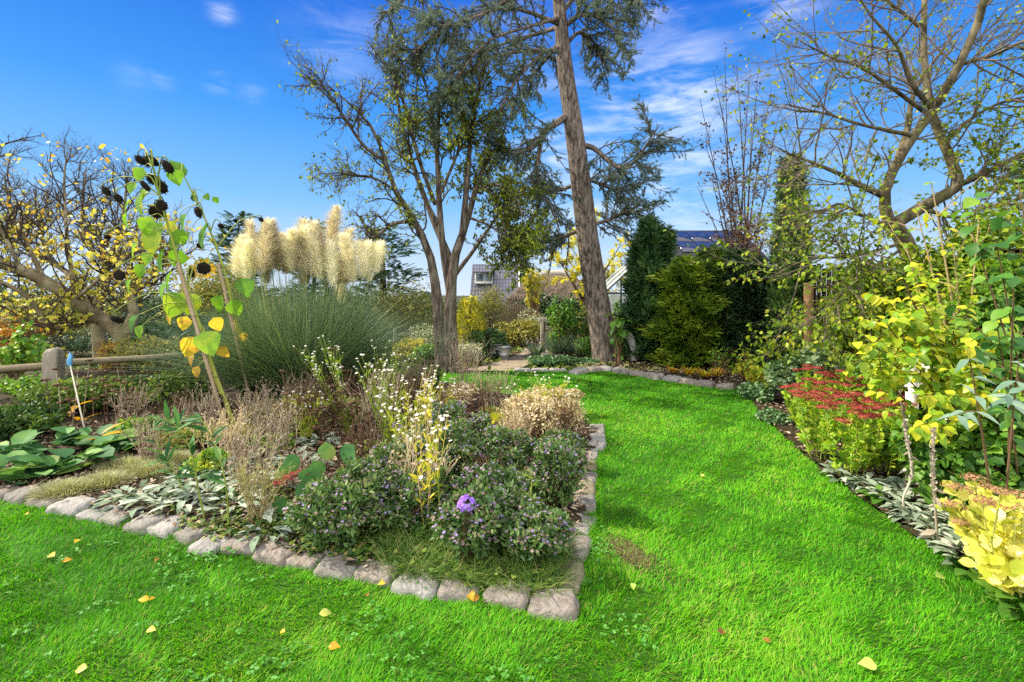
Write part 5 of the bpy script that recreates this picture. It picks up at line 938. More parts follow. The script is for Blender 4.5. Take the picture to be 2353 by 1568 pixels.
# left, behind the rail
bpx('evergreen_shrub', 'dark evergreen shrub behind the magnolia trunk', 'shrub', 390, 12.5, 260, 715, m_dark, SPRAY, .2, 2600, up=.3)
bpx('evergreen_shrub', 'dark clipped shrub low behind the grey fence post', 'shrub', 170, 12.0, 240, 760, m_dark, LANCE, .09, 3200, up=.2)
bpx('autumn_shrub', 'orange red leaved shrub far left behind the tree limb', 'shrub', 45, 13.5, 200, 715, m_orange, OVATE, .09, 2400)
bpx('olive_shrub', 'grey olive shrub behind the left magnolia limb', 'shrub', 130, 14.5, 300, 672, m_olive, LEAF3, .09, 3600, nst=26)
bpx('olive_shrub', 'tall olive yellow shrub between the sunflowers and the pampas plumes', 'shrub', 470, 14, 260, 590, m_olive, LEAF3, .10, 4800, nst=30, rnd=uni(.25, 1))
bpx('olive_shrub', 'yellow tinged low shrub behind the rail under the sunflower leaves', 'shrub', 360, 9.2, 200, 770, m_olive, OVATE, .07, 2600, rnd=uni(.35, 1))
bpx('fern_shrub', 'rust brown ferny plant against the second magnolia trunk', 'plant', 262, 9.6, 70, 780, m_orange, SPRAY, .14, 300, rnd=uni(0, .6))
bpx('leafy_shrub', 'fresh green shrub with arching shoots at the left frame edge above the rail', 'shrub', 35, 7.4, 170, 730, m_fresh, HEART, .085, 420, shell=.3, nst=20)
bpx('leafy_shrub', 'leafy green plant below the left rail', 'shrub', 70, 6.9, 190, 850, m_fresh, OVATE, .06, 1500, rnd=uni(.1, .8))
bpx('hedge', 'dark leafy hedge closing the garden behind the magnolia', 'hedge', 250, 19, 1000, 640, m_dark, LEAF3, .14, 9000, dpx=150, nl=26, tight=.8)
bpx('hedge', 'dark hedge between the pampas grass and the fruit tree', 'hedge', 800, 18, 560, 655, m_dark, LEAF3, .13, 6500, dpx=150, nl=18, tight=.8)
for cx, d, w, top, lab in ((548, 20, 150, 492, 'dark conifer top rising left of the pampas plumes'), (722, 22, 130, 508, 'dark conifer top showing between the pampas plumes'), (880, 20, 230, 522, 'broad dark conifer behind the plumes and the fruit tree')):
    s = d / F; h = CAMH + (HZ - top) * s; conifer('dark_conifer', lab, 'conifer', GX(cx, d), w * s * 1.1, h, m_dark, 1700, .38, 'dark conifers behind the garden', lambda t: np.clip(1.15 - t, 0, 1) ** .6 * (.75 + .35 * np.sin(t * 26)), .9, .15, shell=.2, wid=1.2)
# between pampas and fruit tree
bpx('olive_shrub', 'twiggy grey green shrub right of the pampas plumes', 'shrub', 930, 12.5, 230, 600, m_olive, LEAF3, .07, 3000, nst=44, rnd=uni(0, .7), shell=.2)
bpx('olive_shrub', 'half bare shrub with grey lichen twigs behind the fruit tree trunk', 'shrub', 1115, 15, 130, 640, m_olive, LEAF3, .07, 2200, nst=50, shell=.2, stem=m_twig_grey)
bpx('yellow_shrub', 'low bright yellow shrub beside the fruit tree base', 'shrub', 950, 10.6, 110, 772, m_yellow, OVATE, .06, 1500)
bpx('leafy_shrub', 'green leafy plant at the left of the fruit tree base', 'shrub', 985, 10.0, 90, 790, m_fresh, OVATE, .07, 1100)
bpx('grey_shrub', 'silvery twiggy shrub with faded heads left of the fruit tree', 'shrub', 975, 11.5, 110, 735, m_varieg, LEAF3, .05, 1500, nst=30)
for (a, b_, c_) in (((905, 770), (960, 768), 'old rail fence behind the pampas grass, left of the fruit tree'),):
    d = 12; t = thing('rail_fence', c_, 'fence', GX(930, d)); mb = MB(); tubes(mb, np.stack([P(a[0], a[1], d), P(b_[0], b_[1], d)])[None], np.full((1, 2), .05), 4); part('rail', mb, m_rail, t)
    for x in (908, 945): mb = MB(); q = P(x, 755, d); tubes(mb, np.stack([q * (1, 1, 0), q])[None], np.full((1, 2), .055), 6); part('post', mb, m_post, t)
conifer('golden_conifer', 'small rounded golden yellow conifer right of the fruit tree trunk', 'conifer', GX(1080, 12), .95, 1.42, m_gcon, 2600, .12, None, lambda t: np.clip(1.05 - t, 0, 1) ** .5 * np.clip(.7 + t * 2, 0, 1), .7, .5, shell=.55, rough=.08)
conifer('juniper', 'low dark green juniper beside the metal buckets', 'conifer', GX(1117, 11.7), 1.05, .62, m_yew, 1500, .15, None, lambda t: np.clip(1.1 - t, 0, 1) ** .4, 1.0, .35, shell=.3)
bpx('variegated_shrub', 'pale variegated shrub between the fruit tree and the juniper', 'shrub', 1073, 10.5, 90, 780, m_varieg, LEAF3, .05, 1700)
m_zinc = noisemat('galvanised', [(.26, .28, .28), (.40, .42, .42), (.55, .57, .57)], 18, 5, .42, .08, spec=.5, metal=.55, second=((.20, .19, .17), 4, .5))
for (cx, d, r0, h, lab, rz) in ((1139, 11.55, .155, .33, 'galvanised bucket half hidden by the juniper', .4), (1158, 11.25, .155, .30, 'galvanised bucket standing free on the mulch in front', -.3)):
    c = GX(cx, d); t = thing('bucket', lab, 'bucket', c, 'metal buckets'); mb = MB(); K = 24; prof = [(.70, 0), (.72, .02), (.8, .35), (.83, .36), (.8, .38), (.97, .96), (1.04, .97), (1.04, 1), (.97, 1), (.94, .96), (.69, .03), (0, .03)]
    V = [c + np.array([r0 * a * math.cos(2 * math.pi * k / K), r0 * a * math.sin(2 * math.pi * k / K), h * z]) for a, z in prof for k in range(K)]
    mb.add(V, [(i * K + k, i * K + (k + 1) % K, (i + 1) * K + (k + 1) % K, (i + 1) * K + k) for i in range(len(prof) - 1) for k in range(K)]); part('pail', mb, m_zinc, t, True)
    mb = MB(); g = np.linspace(0, math.pi, 12); ring = c + np.stack([np.cos(g) * r0 * 1.05, -np.sin(g) * r0 * 1.02, h * (.93 - .25 * np.sin(g))], 1) ; tubes(mb, ring[None], np.full((1, 12), .005), 5); part('handle', mb, m_zinc, t)
# tiled house far behind
m_tile, nt, bs, out = newmat('roof_tile'); tcn = nt.nodes.new('ShaderNodeTexCoord'); brk = nt.nodes.new('ShaderNodeTexBrick'); brk.offset = 0; brk.inputs['Color1'].default_value = (.12, .125, .17, 1); brk.inputs['Color2'].default_value = (.16, .165, .22, 1); brk.inputs['Mortar'].default_value = (.05, .05, .075, 1); brk.inputs['Scale'].default_value = 1; brk.inputs['Brick Width'].default_value = .26; brk.inputs['Row Height'].default_value = .30; brk.inputs['Mortar Size'].default_value = .035
nt.links.new(tcn.outputs['Object'], brk.inputs[0]); nt.links.new(brk.outputs[0], bs.inputs[0]); bs.inputs['Roughness'].default_value = .5
m_white_wall = noisemat('white_render', [(.66, .65, .62), (.76, .75, .72)], 3, 5, .9, .1)
m_glass = noisemat('window_glass', [(.10, .14, .18), (.20, .26, .32)], 1, 3, .08, 0, spec=.8)
m_wood_dark = noisemat('dark_board', [(.025, .016, .011), (.06, .04, .028), (.11, .075, .05)], 2, 8, .85, .4, 14, stretch=(12, 12, 1))
m_pale_wood = noisemat('silvered_wood', [(.22, .19, .15), (.38, .34, .28), (.52, .47, .40)], 2, 8, .85, .4, 14, stretch=(8, 8, 1))
h = thing('tiled_house', 'house with a blue grey tiled roof and white dormer beyond the fruit tree', 'house', GX(1130, 44))
x0, x1 = GX(1078, 40)[0], GX(1193, 40)[0]; zr, ze = P(0, 608, 43)[2], .45
mb = MB(); box(mb, ((x0 + x1) / 2, 43.6, ze / 2), (x1 - x0 - .5, 6.0, ze)); part('wall', mb, m_white_wall, h)
mb = MB(); V = []; rows = 16; cols = 60
for i in range(rows * 2 + 1):
    f = (i // 2 + (i % 2)) / rows; lift = .05 if i % 2 == 0 else 0
    for j in range(cols + 1): V.append((x0 + (x1 - x0) * j / cols, 40 + 3.5 * f - .02 * lift, ze + (zr - ze) * f + lift * (1 if i else 1) + .03 * math.cos(j * math.pi * .9)))
I = np.arange((rows * 2 + 1) * (cols + 1)).reshape(-1, cols + 1); mb.add(V, np.stack([I[:-1, :-1], I[:-1, 1:], I[1:, 1:], I[1:, :-1]], -1).reshape(-1, 4))
mb.add([(x0, 43.5, zr), (x1, 43.5, zr), (x1, 47, ze), (x0, 47, ze)], [(0, 1, 2, 3)]); mb.add([(x1 - .02, 40.1, ze), (x1 - .02, 46.9, ze), (x1 - .02, 43.5, zr - .03), (x1 - .02, 43.5, zr - .03)], [(0, 1, 2, 3)]); rf = part('roof', mb, m_tile, h)
mb = MB(); box(mb, (x1 + .03, 41.75, (ze + zr) / 2), (.1, 5.1, .2), 0); rb = mb.v[-1]; rb[:, 2] += (rb[:, 1] - 41.75) / 3.5 * (zr - ze) ; rb[:, 1] = 41.75 + (rb[:, 1] - 41.75) * .69; part('barge_board', mb, m_white_wall, rf)
mb = MB(); box(mb, (GX(1112, 41.5)[0], 42.2, P(0, 640, 41.5)[2]), (1.5, 2.4, .9)); dm = part('dormer', mb, m_white_wall, h)
for k in (-.5, .5): mb = MB(); box(mb, (GX(1112, 41.5)[0] + k * .7, 40.99, P(0, 640, 41.5)[2] + .05), (.6, .04, .6)); part('window', mb, m_glass, dm)
mb = MB(); box(mb, (GX(1112, 41.5)[0], 42.15, P(0, 640, 41.5)[2] + .5), (1.8, 2.7, .12)); part('dormer_roof', mb, m_tile, dm)
conifer('spruce', 'dark spruce standing between the tiled house and the thatched roof', 'conifer', GX(1203, 44), 3.0, 5.9, m_dark, 1500, .6, None, lambda t: np.clip(1 - t, 0, 1) * (.8 + .25 * np.sin(t * 40)), 1, .0, shell=.2)
# thatched building
m_thatch = noisemat('thatch', [(.085, .06, .04), (.19, .145, .105), (.32, .26, .20)], 1.2, 10, .95, 1.0, 5, stretch=(9, 3, 9), bdist=.08, second=((.10, .075, .05), .5, .7))
m_brickred = noisemat('brick_wall', [(.20, .07, .045), (.30, .12, .08)], 6, 5, .9, .3)
t = thing('thatched_building', 'low building with a hipped brown thatched roof behind the shrubs', 'building', GX(1270, 26)); s = 25 / F
xa, xb, ze, zr = GX(1163, 24)[0], GX(1388, 24)[0], P(0, 686, 24)[2], P(0, 630, 26)[2]; ra, rb_ = GX(1252, 26)[0], GX(1300, 26)[0]
mb = MB(); box(mb, ((xa + xb) / 2, 26.2, ze / 2), (xb - xa - .8, 3.4, ze)); part('wall', mb, m_brickred, t)
mb = MB(); n1, n2 = 60, 22
def hip(u, v):                                                # u round the eaves, v up to the ridge
    k = u * 4; e = [(xa, 24), (xb, 24), (xb, 28.4), (xa, 28.4), (xa, 24)]; i = min(int(k), 3); f = k - i
    ex = e[i][0] * (1 - f) + e[i + 1][0] * f; ey = e[i][1] * (1 - f) + e[i + 1][1] * f; rx = np.clip(ra + (ex - xa) / (xb - xa) * (rb_ - ra), ra, rb_); bulge = .16 * math.sin(math.pi * v)
    nz_ = .05 * mnoise.noise(Vector((ex * 3, ey * 3, v * 9))); return (ex + (rx - ex) * v, ey + (26.2 - ey) * v, ze + (zr - ze) * v + bulge + nz_)
V = [hip(i / n1, j / n2) for j in range(n2 + 1) for i in range(n1 + 1)]; I = np.arange((n1 + 1) * (n2 + 1)).reshape(n2 + 1, n1 + 1); mb.add(V, np.stack([I[:-1, :-1], I[:-1, 1:], I[1:, 1:], I[1:, :-1]], -1).reshape(-1, 4))
mb.add([hip(i / n1, 0) for i in range(n1 + 1)] + [tuple(np.array(hip(i / n1, 0)) - (0, 0, .28)) for i in range(n1 + 1)], [(i, i + 1, n1 + 2 + i, n1 + 1 + i) for i in range(n1)])
n = 5000; uu = U(0, .25, n); vv = U(0, .97, n); pos = np.array([hip(a, b_) for a, b_ in zip(uu, vv)]); dn = np.stack([U(-.15, .15, n), -np.ones(n), -U(.4, .8, n)], 1); leaves(mb, pos + (0, -.02, .02), dn, np.array([0, -.6, .8]) + .3 * ru(n), U(.15, .35, n), NEEDLE, .5, .12)
part('roof', mb, m_thatch, t)
mb = MB(); path_tube(mb, [(ra - .15, 26.2, zr + .02), ((ra + rb_) / 2, 26.2, zr + .06), (rb_ + .15, 26.2, zr + .02)], [.16, .17, .16], 14, 8); part('ridge_cap', mb, m_pale_wood, t)
bpx('olive_shrub', 'tall half bare shrub before the tiled roof', 'shrub', 1112, 16, 90, 612, m_olive, LEAF3, .08, 1500, nst=44, shell=.1, stem=m_twig_grey)
bpx('ivy_hedge', 'dark ivy covered wall under the thatched eaves', 'hedge', 1275, 22.6, 200, 686, m_ivy, ROUND, .12, 4200, dpx=26, nl=22, tight=.9, shell=.6)
def slat_fence(name, label, A, B, hgt, n, wd, mat, gap_z=.06, post_n=3, th=.02, rails=2, jit=.03):
    A = np.array(A, float); B = np.array(B, float); t = thing(name, label, 'fence', A); L = np.linalg.norm(B - A); rz = math.atan2(B[1] - A[1], B[0] - A[0]); nv = np.array([-(B - A)[1], (B - A)[0], 0]) / L
    mb = MB()
    for i in range(n):
        f = (i + .5) / n; hh = hgt * (1 + U(-jit, jit)); c = A + (B - A) * f; box(mb, (c[0], c[1], gap_z + hh / 2), (wd * U(.9, 1.05), th, hh), rz + U(-.02, .02), U(0, 1))
    part('slat_panel', mb, mat, t)
    for k in range(rails):
        z = hgt * (.22 + .62 * k / max(1, rails - 1)); c = (A + B) / 2 + nv * (th / 2 + .024); mb = MB(); box(mb, (c[0], c[1], z), (L, .04, .08), rz); part('rail', mb, mat, t)
    for k in range(post_n):
        c = A + (B - A) * (k / (post_n - 1)) + nv * (th / 2 + .10); mb = MB(); box(mb, (c[0], c[1], hgt * .52), (.09, .09, hgt * 1.04), rz); part('post', mb, mat, t)
    return t
slat_fence('slat_fence', 'old wooden slat fence with red brick showing through, left of the thatched eaves', GX(1146, 20.5), GX(1238, 20.2), 1.05, 24, .06, m_rail, jit=.06)
mb = MB(); c = GX(1192, 20.9); box(mb, (c[0], c[1], .48), (1.75, .14, .96)); tag(part('brick_wall', mb, m_brickred), 'low red brick wall behind the old slat fence', 'wall')
bpx('climbing_shrub', 'yellow green feathery shrub spilling over in front of the thatch', 'shrub', 1228, 17.5, 70, 658, m_yellow, SPRAY, .22, 340, rnd=uni(.0, .75), z0=1.0, nst=24, hang=.5)
bpx('yellow_shrub', 'golden autumn shrub beside the path, left of the fence corner post', 'shrub', 1185, 14, 130, 724, m_olive, OVATE, .085, 1400, rnd=uni(.45, 1), nst=26)
bpx('yellow_shrub', 'olive gold shrub standing behind the golden conifer', 'shrub', 1140, 15.5, 80, 735, m_olive, OVATE, .08, 1100, rnd=uni(.3, 1))
bpx('aster_shrub', 'grey green shrub dotted with pale lilac flowers behind the fence corner post', 'shrub', 1232, 14.6, 100, 700, m_varieg, LANCE, .07, 2300, rnd=uni(0, .9), nst=26)
for x, y, lab in ((1118, 745, 'short wooden post at the golden conifer'), (1145, 748, 'short wooden post in front of the slat fence')):
    d = 17; q = P(x, y, d); mb = MB(); tubes(mb, np.stack([q * (1, 1, 0), q])[None], np.full((1, 2), .09), 8); mb.add([q + .09 * np.array([math.cos(k * .785), math.sin(k * .785), 0]) for k in range(8)], [(0, 1, 2, 3), (0, 3, 4, 7), (4, 5, 6, 7)]); tag(part('fence_post', mb, m_pale_wood, origin=q * (1, 1, 0)), lab, 'post', 'short posts by the path')
# rail with corner post, yucca and herbs in front of the cedar
f = thing('rail_fence', 'rustic rail fence with a corner post left of the leaning cedar trunk', 'fence', GX(1247, 12.4)); mb = MB(); c = GX(1248, 12.4); box(mb, (c[0], c[1], .44), (.13, .13, .88)); part('post', mb, m_pale_wood, f)
mb = MB(); a, b = P(1238, 735, 12.4), P(1500, 733, 12.6); box(mb, ((a[0] + b[0]) / 2, 12.35, (a[2] + b[2]) / 2), (b[0] - a[0], .1, .10)); part('rail', mb, m_pale_wood, f)
mb = MB(); c = GX(1365, 12.6); box(mb, (c[0], c[1], .42), (.12, .12, .8)); part('post', mb, m_pale_wood, f)
for cx, d, n, L, lab in ((1283, 11.8, 90, .75, 'blue green yucca in front of the rail fence'), (1328, 11.6, 70, .65, 'sword leaved yucca left of the cedar trunk'), (1232, 11.5, 60, .45, 'small strappy clump at the fence corner post')):
    b = GX(cx, d); t = thing('yucca', lab, 'yucca', b, 'yuccas by the rail'); a = U(0, 6.28, n); el = U(.25, 2.2, n); mb = MB(); blades(mb, b + np.stack([np.cos(a), np.sin(a), np.zeros(n)], 1) * .06 + np.array([0, 0, .08]), np.stack([np.cos(a), np.sin(a), el], 1), L * U(.7, 1.1, n), .045, U(0, .35, n), U(.2, 1, n), 5)
    part('leaves', mb, leafmat('yucca_leaf', [(.035, .075, .05), (.07, .13, .085), (.13, .20, .13), (.22, .28, .16)], .12, .4, .4), t); mb = MB(); path_tube(mb, [b, b + (0, 0, .14)], [.06, .05], 4, 7); part('trunk', mb, m_bark_dark, t)
bpx('tall_herb', 'tall fresh green herb growing through the rail fence', 'perennial', 1300, 12.0, 105, 672, m_fresh, OVATE, .10, 1100, shell=.2, nst=20, up=.2, rnd=uni(0, .7))
bpx('leafy_shrub', 'yellow green shrub behind the rail next to the cedar', 'shrub', 1345, 13.2, 80, 690, m_olive, OVATE, .09, 1100, rnd=uni(.2, .9))
bpx('leafy_shrub', 'bushy green plant low at the left of the cedar base', 'shrub', 1358, 11.4, 80, 768, m_fresh, LANCE, .09, 1300, rnd=uni(0, .6))
bpx('ivy_mound', 'mound of trailing ivy spreading along the far lawn edge', 'ivy', 1270, 10.5, 140, 818, m_paleivy, ROUND, .055, 2600, dpx=70, rnd=uni(0, .6), nl=14, tight=.75)
bpx('ivy_mound', 'ivy creeping to the foot of the cedar', 'ivy', 1345, 10.5, 70, 825, m_paleivy, ROUND, .05, 1200, dpx=50, rnd=uni(0, .55), nl=8, tight=.75)
t = bpx('rhododendron', 'rhododendron with drooping oval leaves against the cedar trunk', 'shrub', 1422, 10.35, 55, 705, m_fresh, BIGOV, .17, 46, shell=.3, hang=.9, rnd=uni(.0, .5), nst=6)
bpx('leafy_shrub', 'pale green leggy shrub between the cedar trunk and the dark yew', 'shrub', 1432, 11.8, 75, 672, m_fresh, BIGOV, .12, 260, shell=.2, hang=.5, rnd=uni(.2, .9))
mb = MB(); path_tube(mb, [P(1421, 779, 10.6), P(1426, 769, 10.6), P(1437, 767, 10.6), P(1448, 778, 10.6), P(1455, 800, 10.6), P(1457, 828, 10.6)], [.03, .06, .085, .085, .075, .075], 18, 10)
tag(part('stone_ornament', mb, noisemat('grey_concrete', [(.17, .17, .165), (.28, .28, .275), (.38, .38, .37)], 9, 8, .9, .5, 30, second=((.12, .14, .07), 3, .5)), smooth=True, origin=GX(1455, 10.6)), 'grey curved horn shaped ornament at the right of the cedar base', 'ornament')
# greenhouse
t = thing('greenhouse', 'small glass greenhouse peeping out between the cedar and the dark yew', 'greenhouse', GX(1450, 15)); xg0, xg1, y0, y1, zw, zg = GX(1388, 14.2)[0], GX(1388, 14.2)[0] + 2.1, 14.2, 16.6, 1.55, 2.15; xm = (xg0 + xg1) / 2
m_pane, nt, bs, out = newmat('greenhouse_glass'); bs.inputs['Base Color'].default_value = (.72, .80, .80, 1); bs.inputs['Roughness'].default_value = .15; bs.inputs['Alpha'].default_value = .45
m_frame = noisemat('dark_metal', [(.03, .035, .035), (.06, .065, .065)], 8, 3, .5, 0)
for nm, vs_ in (('roof_pane', [(xg0, y0, zw), (xm, y0, zg + .35), (xm, y1, zg + .35), (xg0, y1, zw)]), ('roof_pane', [(xm, y0, zg + .35), (xg1, y0, zw), (xg1, y1, zw), (xm, y1, zg + .35)]), ('wall_pane', [(xg0, y0, .1), (xg0, y1, .1), (xg0, y1, zw), (xg0, y0, zw)]), ('front_pane', [(xg0, y0, .1), (xg1, y0, .1), (xg1, y0, zw), (xg0, y0, zw)]), ('wall_pane', [(xg1, y0, .1), (xg1, y1, .1), (xg1, y1, zw), (xg1, y0, zw)])):
    mb = MB(); v = np.array(vs_, float); mb.add(np.concatenate([v, v + (0, .006, .006)]), [(0, 1, 2, 3), (7, 6, 5, 4)]); part(nm, mb, m_pane, t)
mb = MB(); seg = [((xg0, y0, 0), (xg0, y0, zw)), ((xg1, y0, 0), (xg1, y0, zw)), ((xg0, y1, 0), (xg0, y1, zw)), ((xg0, y0, zw), (xm, y0, zg + .35)), ((xm, y0, zg + .35), (xg1, y0, zw)), ((xg0, y0, zw), (xg0, y1, zw)), ((xm, y0, zg + .35), (xm, y1, zg + .35)), ((xg0 + .5, y0, 0), (xg0 + .5, y0, zw + .4)), ((xg0, 15, zw), (xm, 15, zg + .35)), ((xg0, 15.8, zw), (xm, 15.8, zg + .35)), ((xg0 + .02, y0, .8), (xg1, y0, .8)), ((xg0, y0, zw), (xg1, y0, zw))]
for a, b_ in seg: tubes(mb, np.array([[a, b_]], float), np.full((1, 2), .025), 4)
part('frame', mb, m_frame, t)
# golden tree behind the cedar
gb = GX(1345, 17); g_l = [(np.array([gb, gb + (0, 0, 1.4), gb + (.1, 0, 2.6), gb + (.25, 0, 4.2)]), [.09, .08, .05, .015]), (np.array([gb + (0, 0, 1.2), gb + (-.5, 0, 2.0), gb + (-.9, .2, 2.7)]), [.05, .04, .012]), (np.array([gb + (0, 0, 1.3), gb + (.6, .1, 2.2), gb + (1.15, .1, 3.2)]), [.05, .04, .012]), (np.array([gb + (.05, 0, 1.6), gb + (.9, .2, 2.0), gb + (1.3, .2, 2.3)]), [.04, .03, .01]), (np.array([gb + (.05, 0, 1.6), gb + (.0, -.4, 2.5), gb + (-.3, -.5, 3.3)]), [.04, .03, .01])]
tree('golden_tree', 'bright yellow golden leaved tree behind the leaning cedar trunk', 'tree', g_l, [dict(n=9, t0=.25, L=(.4, .9), r=.014, g=.15, trop=.03), dict(n=5, t0=.2, L=(.2, .5), r=.006, g=.15)], m_bark_dark, m_twig_brown, [dict(lv=1, n=5, s=(.13, .24), tm=SPRAY, droop=.4, spread=.7, along=.5, wid=1.4)], m_robin)
# conifers right of the cedar
def leader_prof(t): return np.clip(1.03 - t, 0, 1) ** .45 * np.clip(.55 + t * 3, 0, 1)
cw = lambda px_, d: px_ / F * d
for cx, d, w, top, n, lab in ((1490, 10.8, 100, 505, 2600, 'dark green yew with a feathery top, next to the cedar'), (1528, 11.2, 90, 525, 1900, 'dark yew leader behind the feathery topped one'), (1462, 10.9, 66, 560, 1400, 'narrow dark yew leaning towards the cedar')):
    conifer('yew', lab, 'conifer', GX(cx, d), cw(w, d), CAMH + (HZ - top) / F * d, m_yew, int(n * 1.8), .20, 'dark yews right of the cedar', lambda t: np.clip(1.05 - t, 0, 1) ** .55 * (.72 + .28 * np.sin(t * 23)), .75, .55, shell=.3, rough=.5)
for cx, d, w, top, n, lab in ((1575, 10.1, 160, 596, 3600, 'golden green yew bush in the middle of the conifers'), (1632, 10.5, 120, 572, 2400, 'mid green bush right of the golden yew')):
    conifer('golden_yew', lab, 'conifer', GX(cx, d), cw(w, d), CAMH + (HZ - top) / F * d, m_gold if cx < 1600 else leafmat('mid_yew', [(.04, .09, .02), (.08, .16, .028), (.15, .24, .035), (.24, .33, .05)], .2, .55, .2), int(n * 2.0), .17, None, lambda t: np.clip(1.05 - t, 0, 1) ** .4 * np.clip(.7 + t, 0, 1) * (.85 + .2 * np.sin(t * 25)), .8, .3, shell=.3, rough=.42)
for cx, d, w, top, n, lab in ((1720, 10.2, 150, 598, 3400, 'very dark hedge conifer below the purple brown tree'), (1680, 11.2, 130, 575, 2400, 'dark conifer behind the golden yew')):
    conifer('dark_conifer', lab, 'conifer', GX(cx, d), cw(w, d), CAMH + (HZ - top) / F * d, m_dark, int(n * 1.8), .18, 'dark conifers behind the garden', lambda t: np.clip(1.05 - t, 0, 1) ** .35, .8, .3, shell=.4, rough=.2)
conifer('columnar_thuja', 'tall narrow green column conifer at the right, before the fence', 'conifer', GX(1818, 9.3), cw(84, 9.3), CAMH + (HZ - 372) / F * 9.3, m_thuja, 5200, .19, None, lambda t: np.clip(1.04 - t, 0, 1) ** .38 * np.clip(.75 + t * 2, 0, 1), .45, .9, shell=.5, rough=.16)
# dark roofed house on the right
m_black = noisemat('black_roof', [(.012, .013, .018), (.025, .027, .035)], 6, 4, .55, .2, spec=.3)
t = thing('dark_roofed_house', 'house with a nearly black roof showing above the conifers', 'house', GX(1640, 26)); xa, xb = GX(1535, 24)[0], GX(1765, 24)[0]; zt, zb = P(0, 530, 27)[2], P(0, 592, 24)[2]
mb = MB(); box(mb, ((xa + xb) / 2, 27, zb / 2 - .02), (xb - xa - .6, 5.2, zb)); part('wall', mb, m_white_wall, t)
mb = MB(); mb.add([(xa, 24, zb), (xb, 24, zb), (xb, 27, zt), (xa, 27, zt), (xa, 30, zb), (xb, 30, zb), (xa, 24, zb - .15), (xb, 24, zb - .15)], [(0, 1, 2, 3), (3, 2, 5, 4), (6, 7, 1, 0)], [(1, 5, 2), (0, 3, 4)]); rf = part('roof', mb, m_black, t)
m_pv = noisemat('solar_glass', [(.012, .016, .045), (.02, .027, .07)], 3, 3, .12, 0, spec=.8)
nv = nrm(np.array([0, -(zt - zb), 3.0]));
for i in range(4):
    for j in range(2):
        u0 = xa + .9 + i * .98; f0 = .16 + j * .38; q = np.array([u0 + .46, 24 + 3 * (f0 + .17), zb + (zt - zb) * (f0 + .17)]) + nv * .06; ex, ey = np.array([.46, 0, 0]), np.array([0, 3, zt - zb]) * .175; th = nv * .03
        mb = MB(); v = [q + a * ex + b_ * ey + c_ * th for c_ in (-1, 1) for a, b_ in ((-1, -1), (1, -1), (1, 1), (-1, 1))]; mb.add(v, [(4, 5, 6, 7), (0, 1, 5, 4), (1, 2, 6, 5), (2, 3, 7, 6), (3, 0, 4, 7)]); part('solar_panel', mb, m_pv, rf)
for k in (-1.4, .2): mb = MB(); c = (GX(1620, 24)[0] + k, 24.36, zb - .75); box(mb, c, (1.0, .05, .9)); part('window', mb, m_glass, t)
# purple brown tree
pbse = GX(1705, 14); ls = []
for i, (tx, ty) in enumerate(((1610, 225), (1640, 160), (1668, 130), (1695, 150), (1720, 175), (1745, 150), (1775, 200), (1790, 260), (1620, 330), (1660, 250), (1735, 260), (1600, 430), (1640, 420))):
    tp = P(tx, ty, 14 + U(-1, 1)); m = pbse * .5 + tp * .5 + np.array([-(tp[0] - pbse[0]) * .25 + U(-.12, .12), U(-.2, .2), 0]); ls.append((np.array([pbse + np.array([U(-.15, .15), U(-.15, .15), 0]), pbse * .75 + m * .25 + (0, 0, .2), m, tp]), [.035, .03, .02, .006]))
tree('purple_tree', 'upright many stemmed tree with sparse purple brown leaves above the dark roof', 'tree', ls, [dict(n=15, t0=.25, a0=.35, a1=.95, L=(.5, 1.4), r=.014, g=.14, trop=.10, taper=.5), dict(n=7, t0=.15, a0=.4, a1=1, L=(.2, .6), r=.007, g=.16, trop=.05)], m_bark_dark, m_twig_dark,
     [dict(lv=1, n=4, s=(.06, .10), tm=OVATE, droop=.3, keep=lambda p: np.clip(.9 - (p[:, 2] - 3) / 5, .10, .5)), dict(lv=0, n=6, s=(.07, .12), tm=OVATE, droop=.3, keep=lambda p: np.clip(.8 - (p[:, 2] - 3) / 5, .08, .4))], m_maroon, sides=6, crown='foliage', bname='crown')
bpx('purple_shrub', 'purple leaved shrub under the purple brown tree at the dark roof', 'shrub', 1690, 13.2, 190, 545, m_maroon, OVATE, .08, 800, shell=.2, z0=1.4)
# far right tree behind, twigs at far left
ls = [(px([(-60, 420, 16), (-20, 350, 16), (40, 325, 16), (105, 315, 16)]), [.05, .04, .02, .006]), (px([(-60, 480, 16), (-10, 370, 16), (30, 355, 16), (70, 340, 16)]), [.04, .03, .015, .005]), (px([(-70, 700, 16), (-65, 560, 16), (-60, 420, 16)]), [.12, .09, .05])]
ls = [(np.array([GX(-75, 16)] + list(px([(-70, 560, 16), (-60, 420, 16)]))), [.12, .1, .05])] + ls[:2]
tree('bare_tree', 'bare twigged tree reaching in from the left frame edge', 'tree', ls, [dict(n=12, t0=.3, L=(.4, .9), r=.012, g=.2, trop=.05), dict(n=5, t0=.2, L=(.15, .4), r=.006, g=.2)], m_bark_dark, m_twig_dark, start=1, bname='crown')
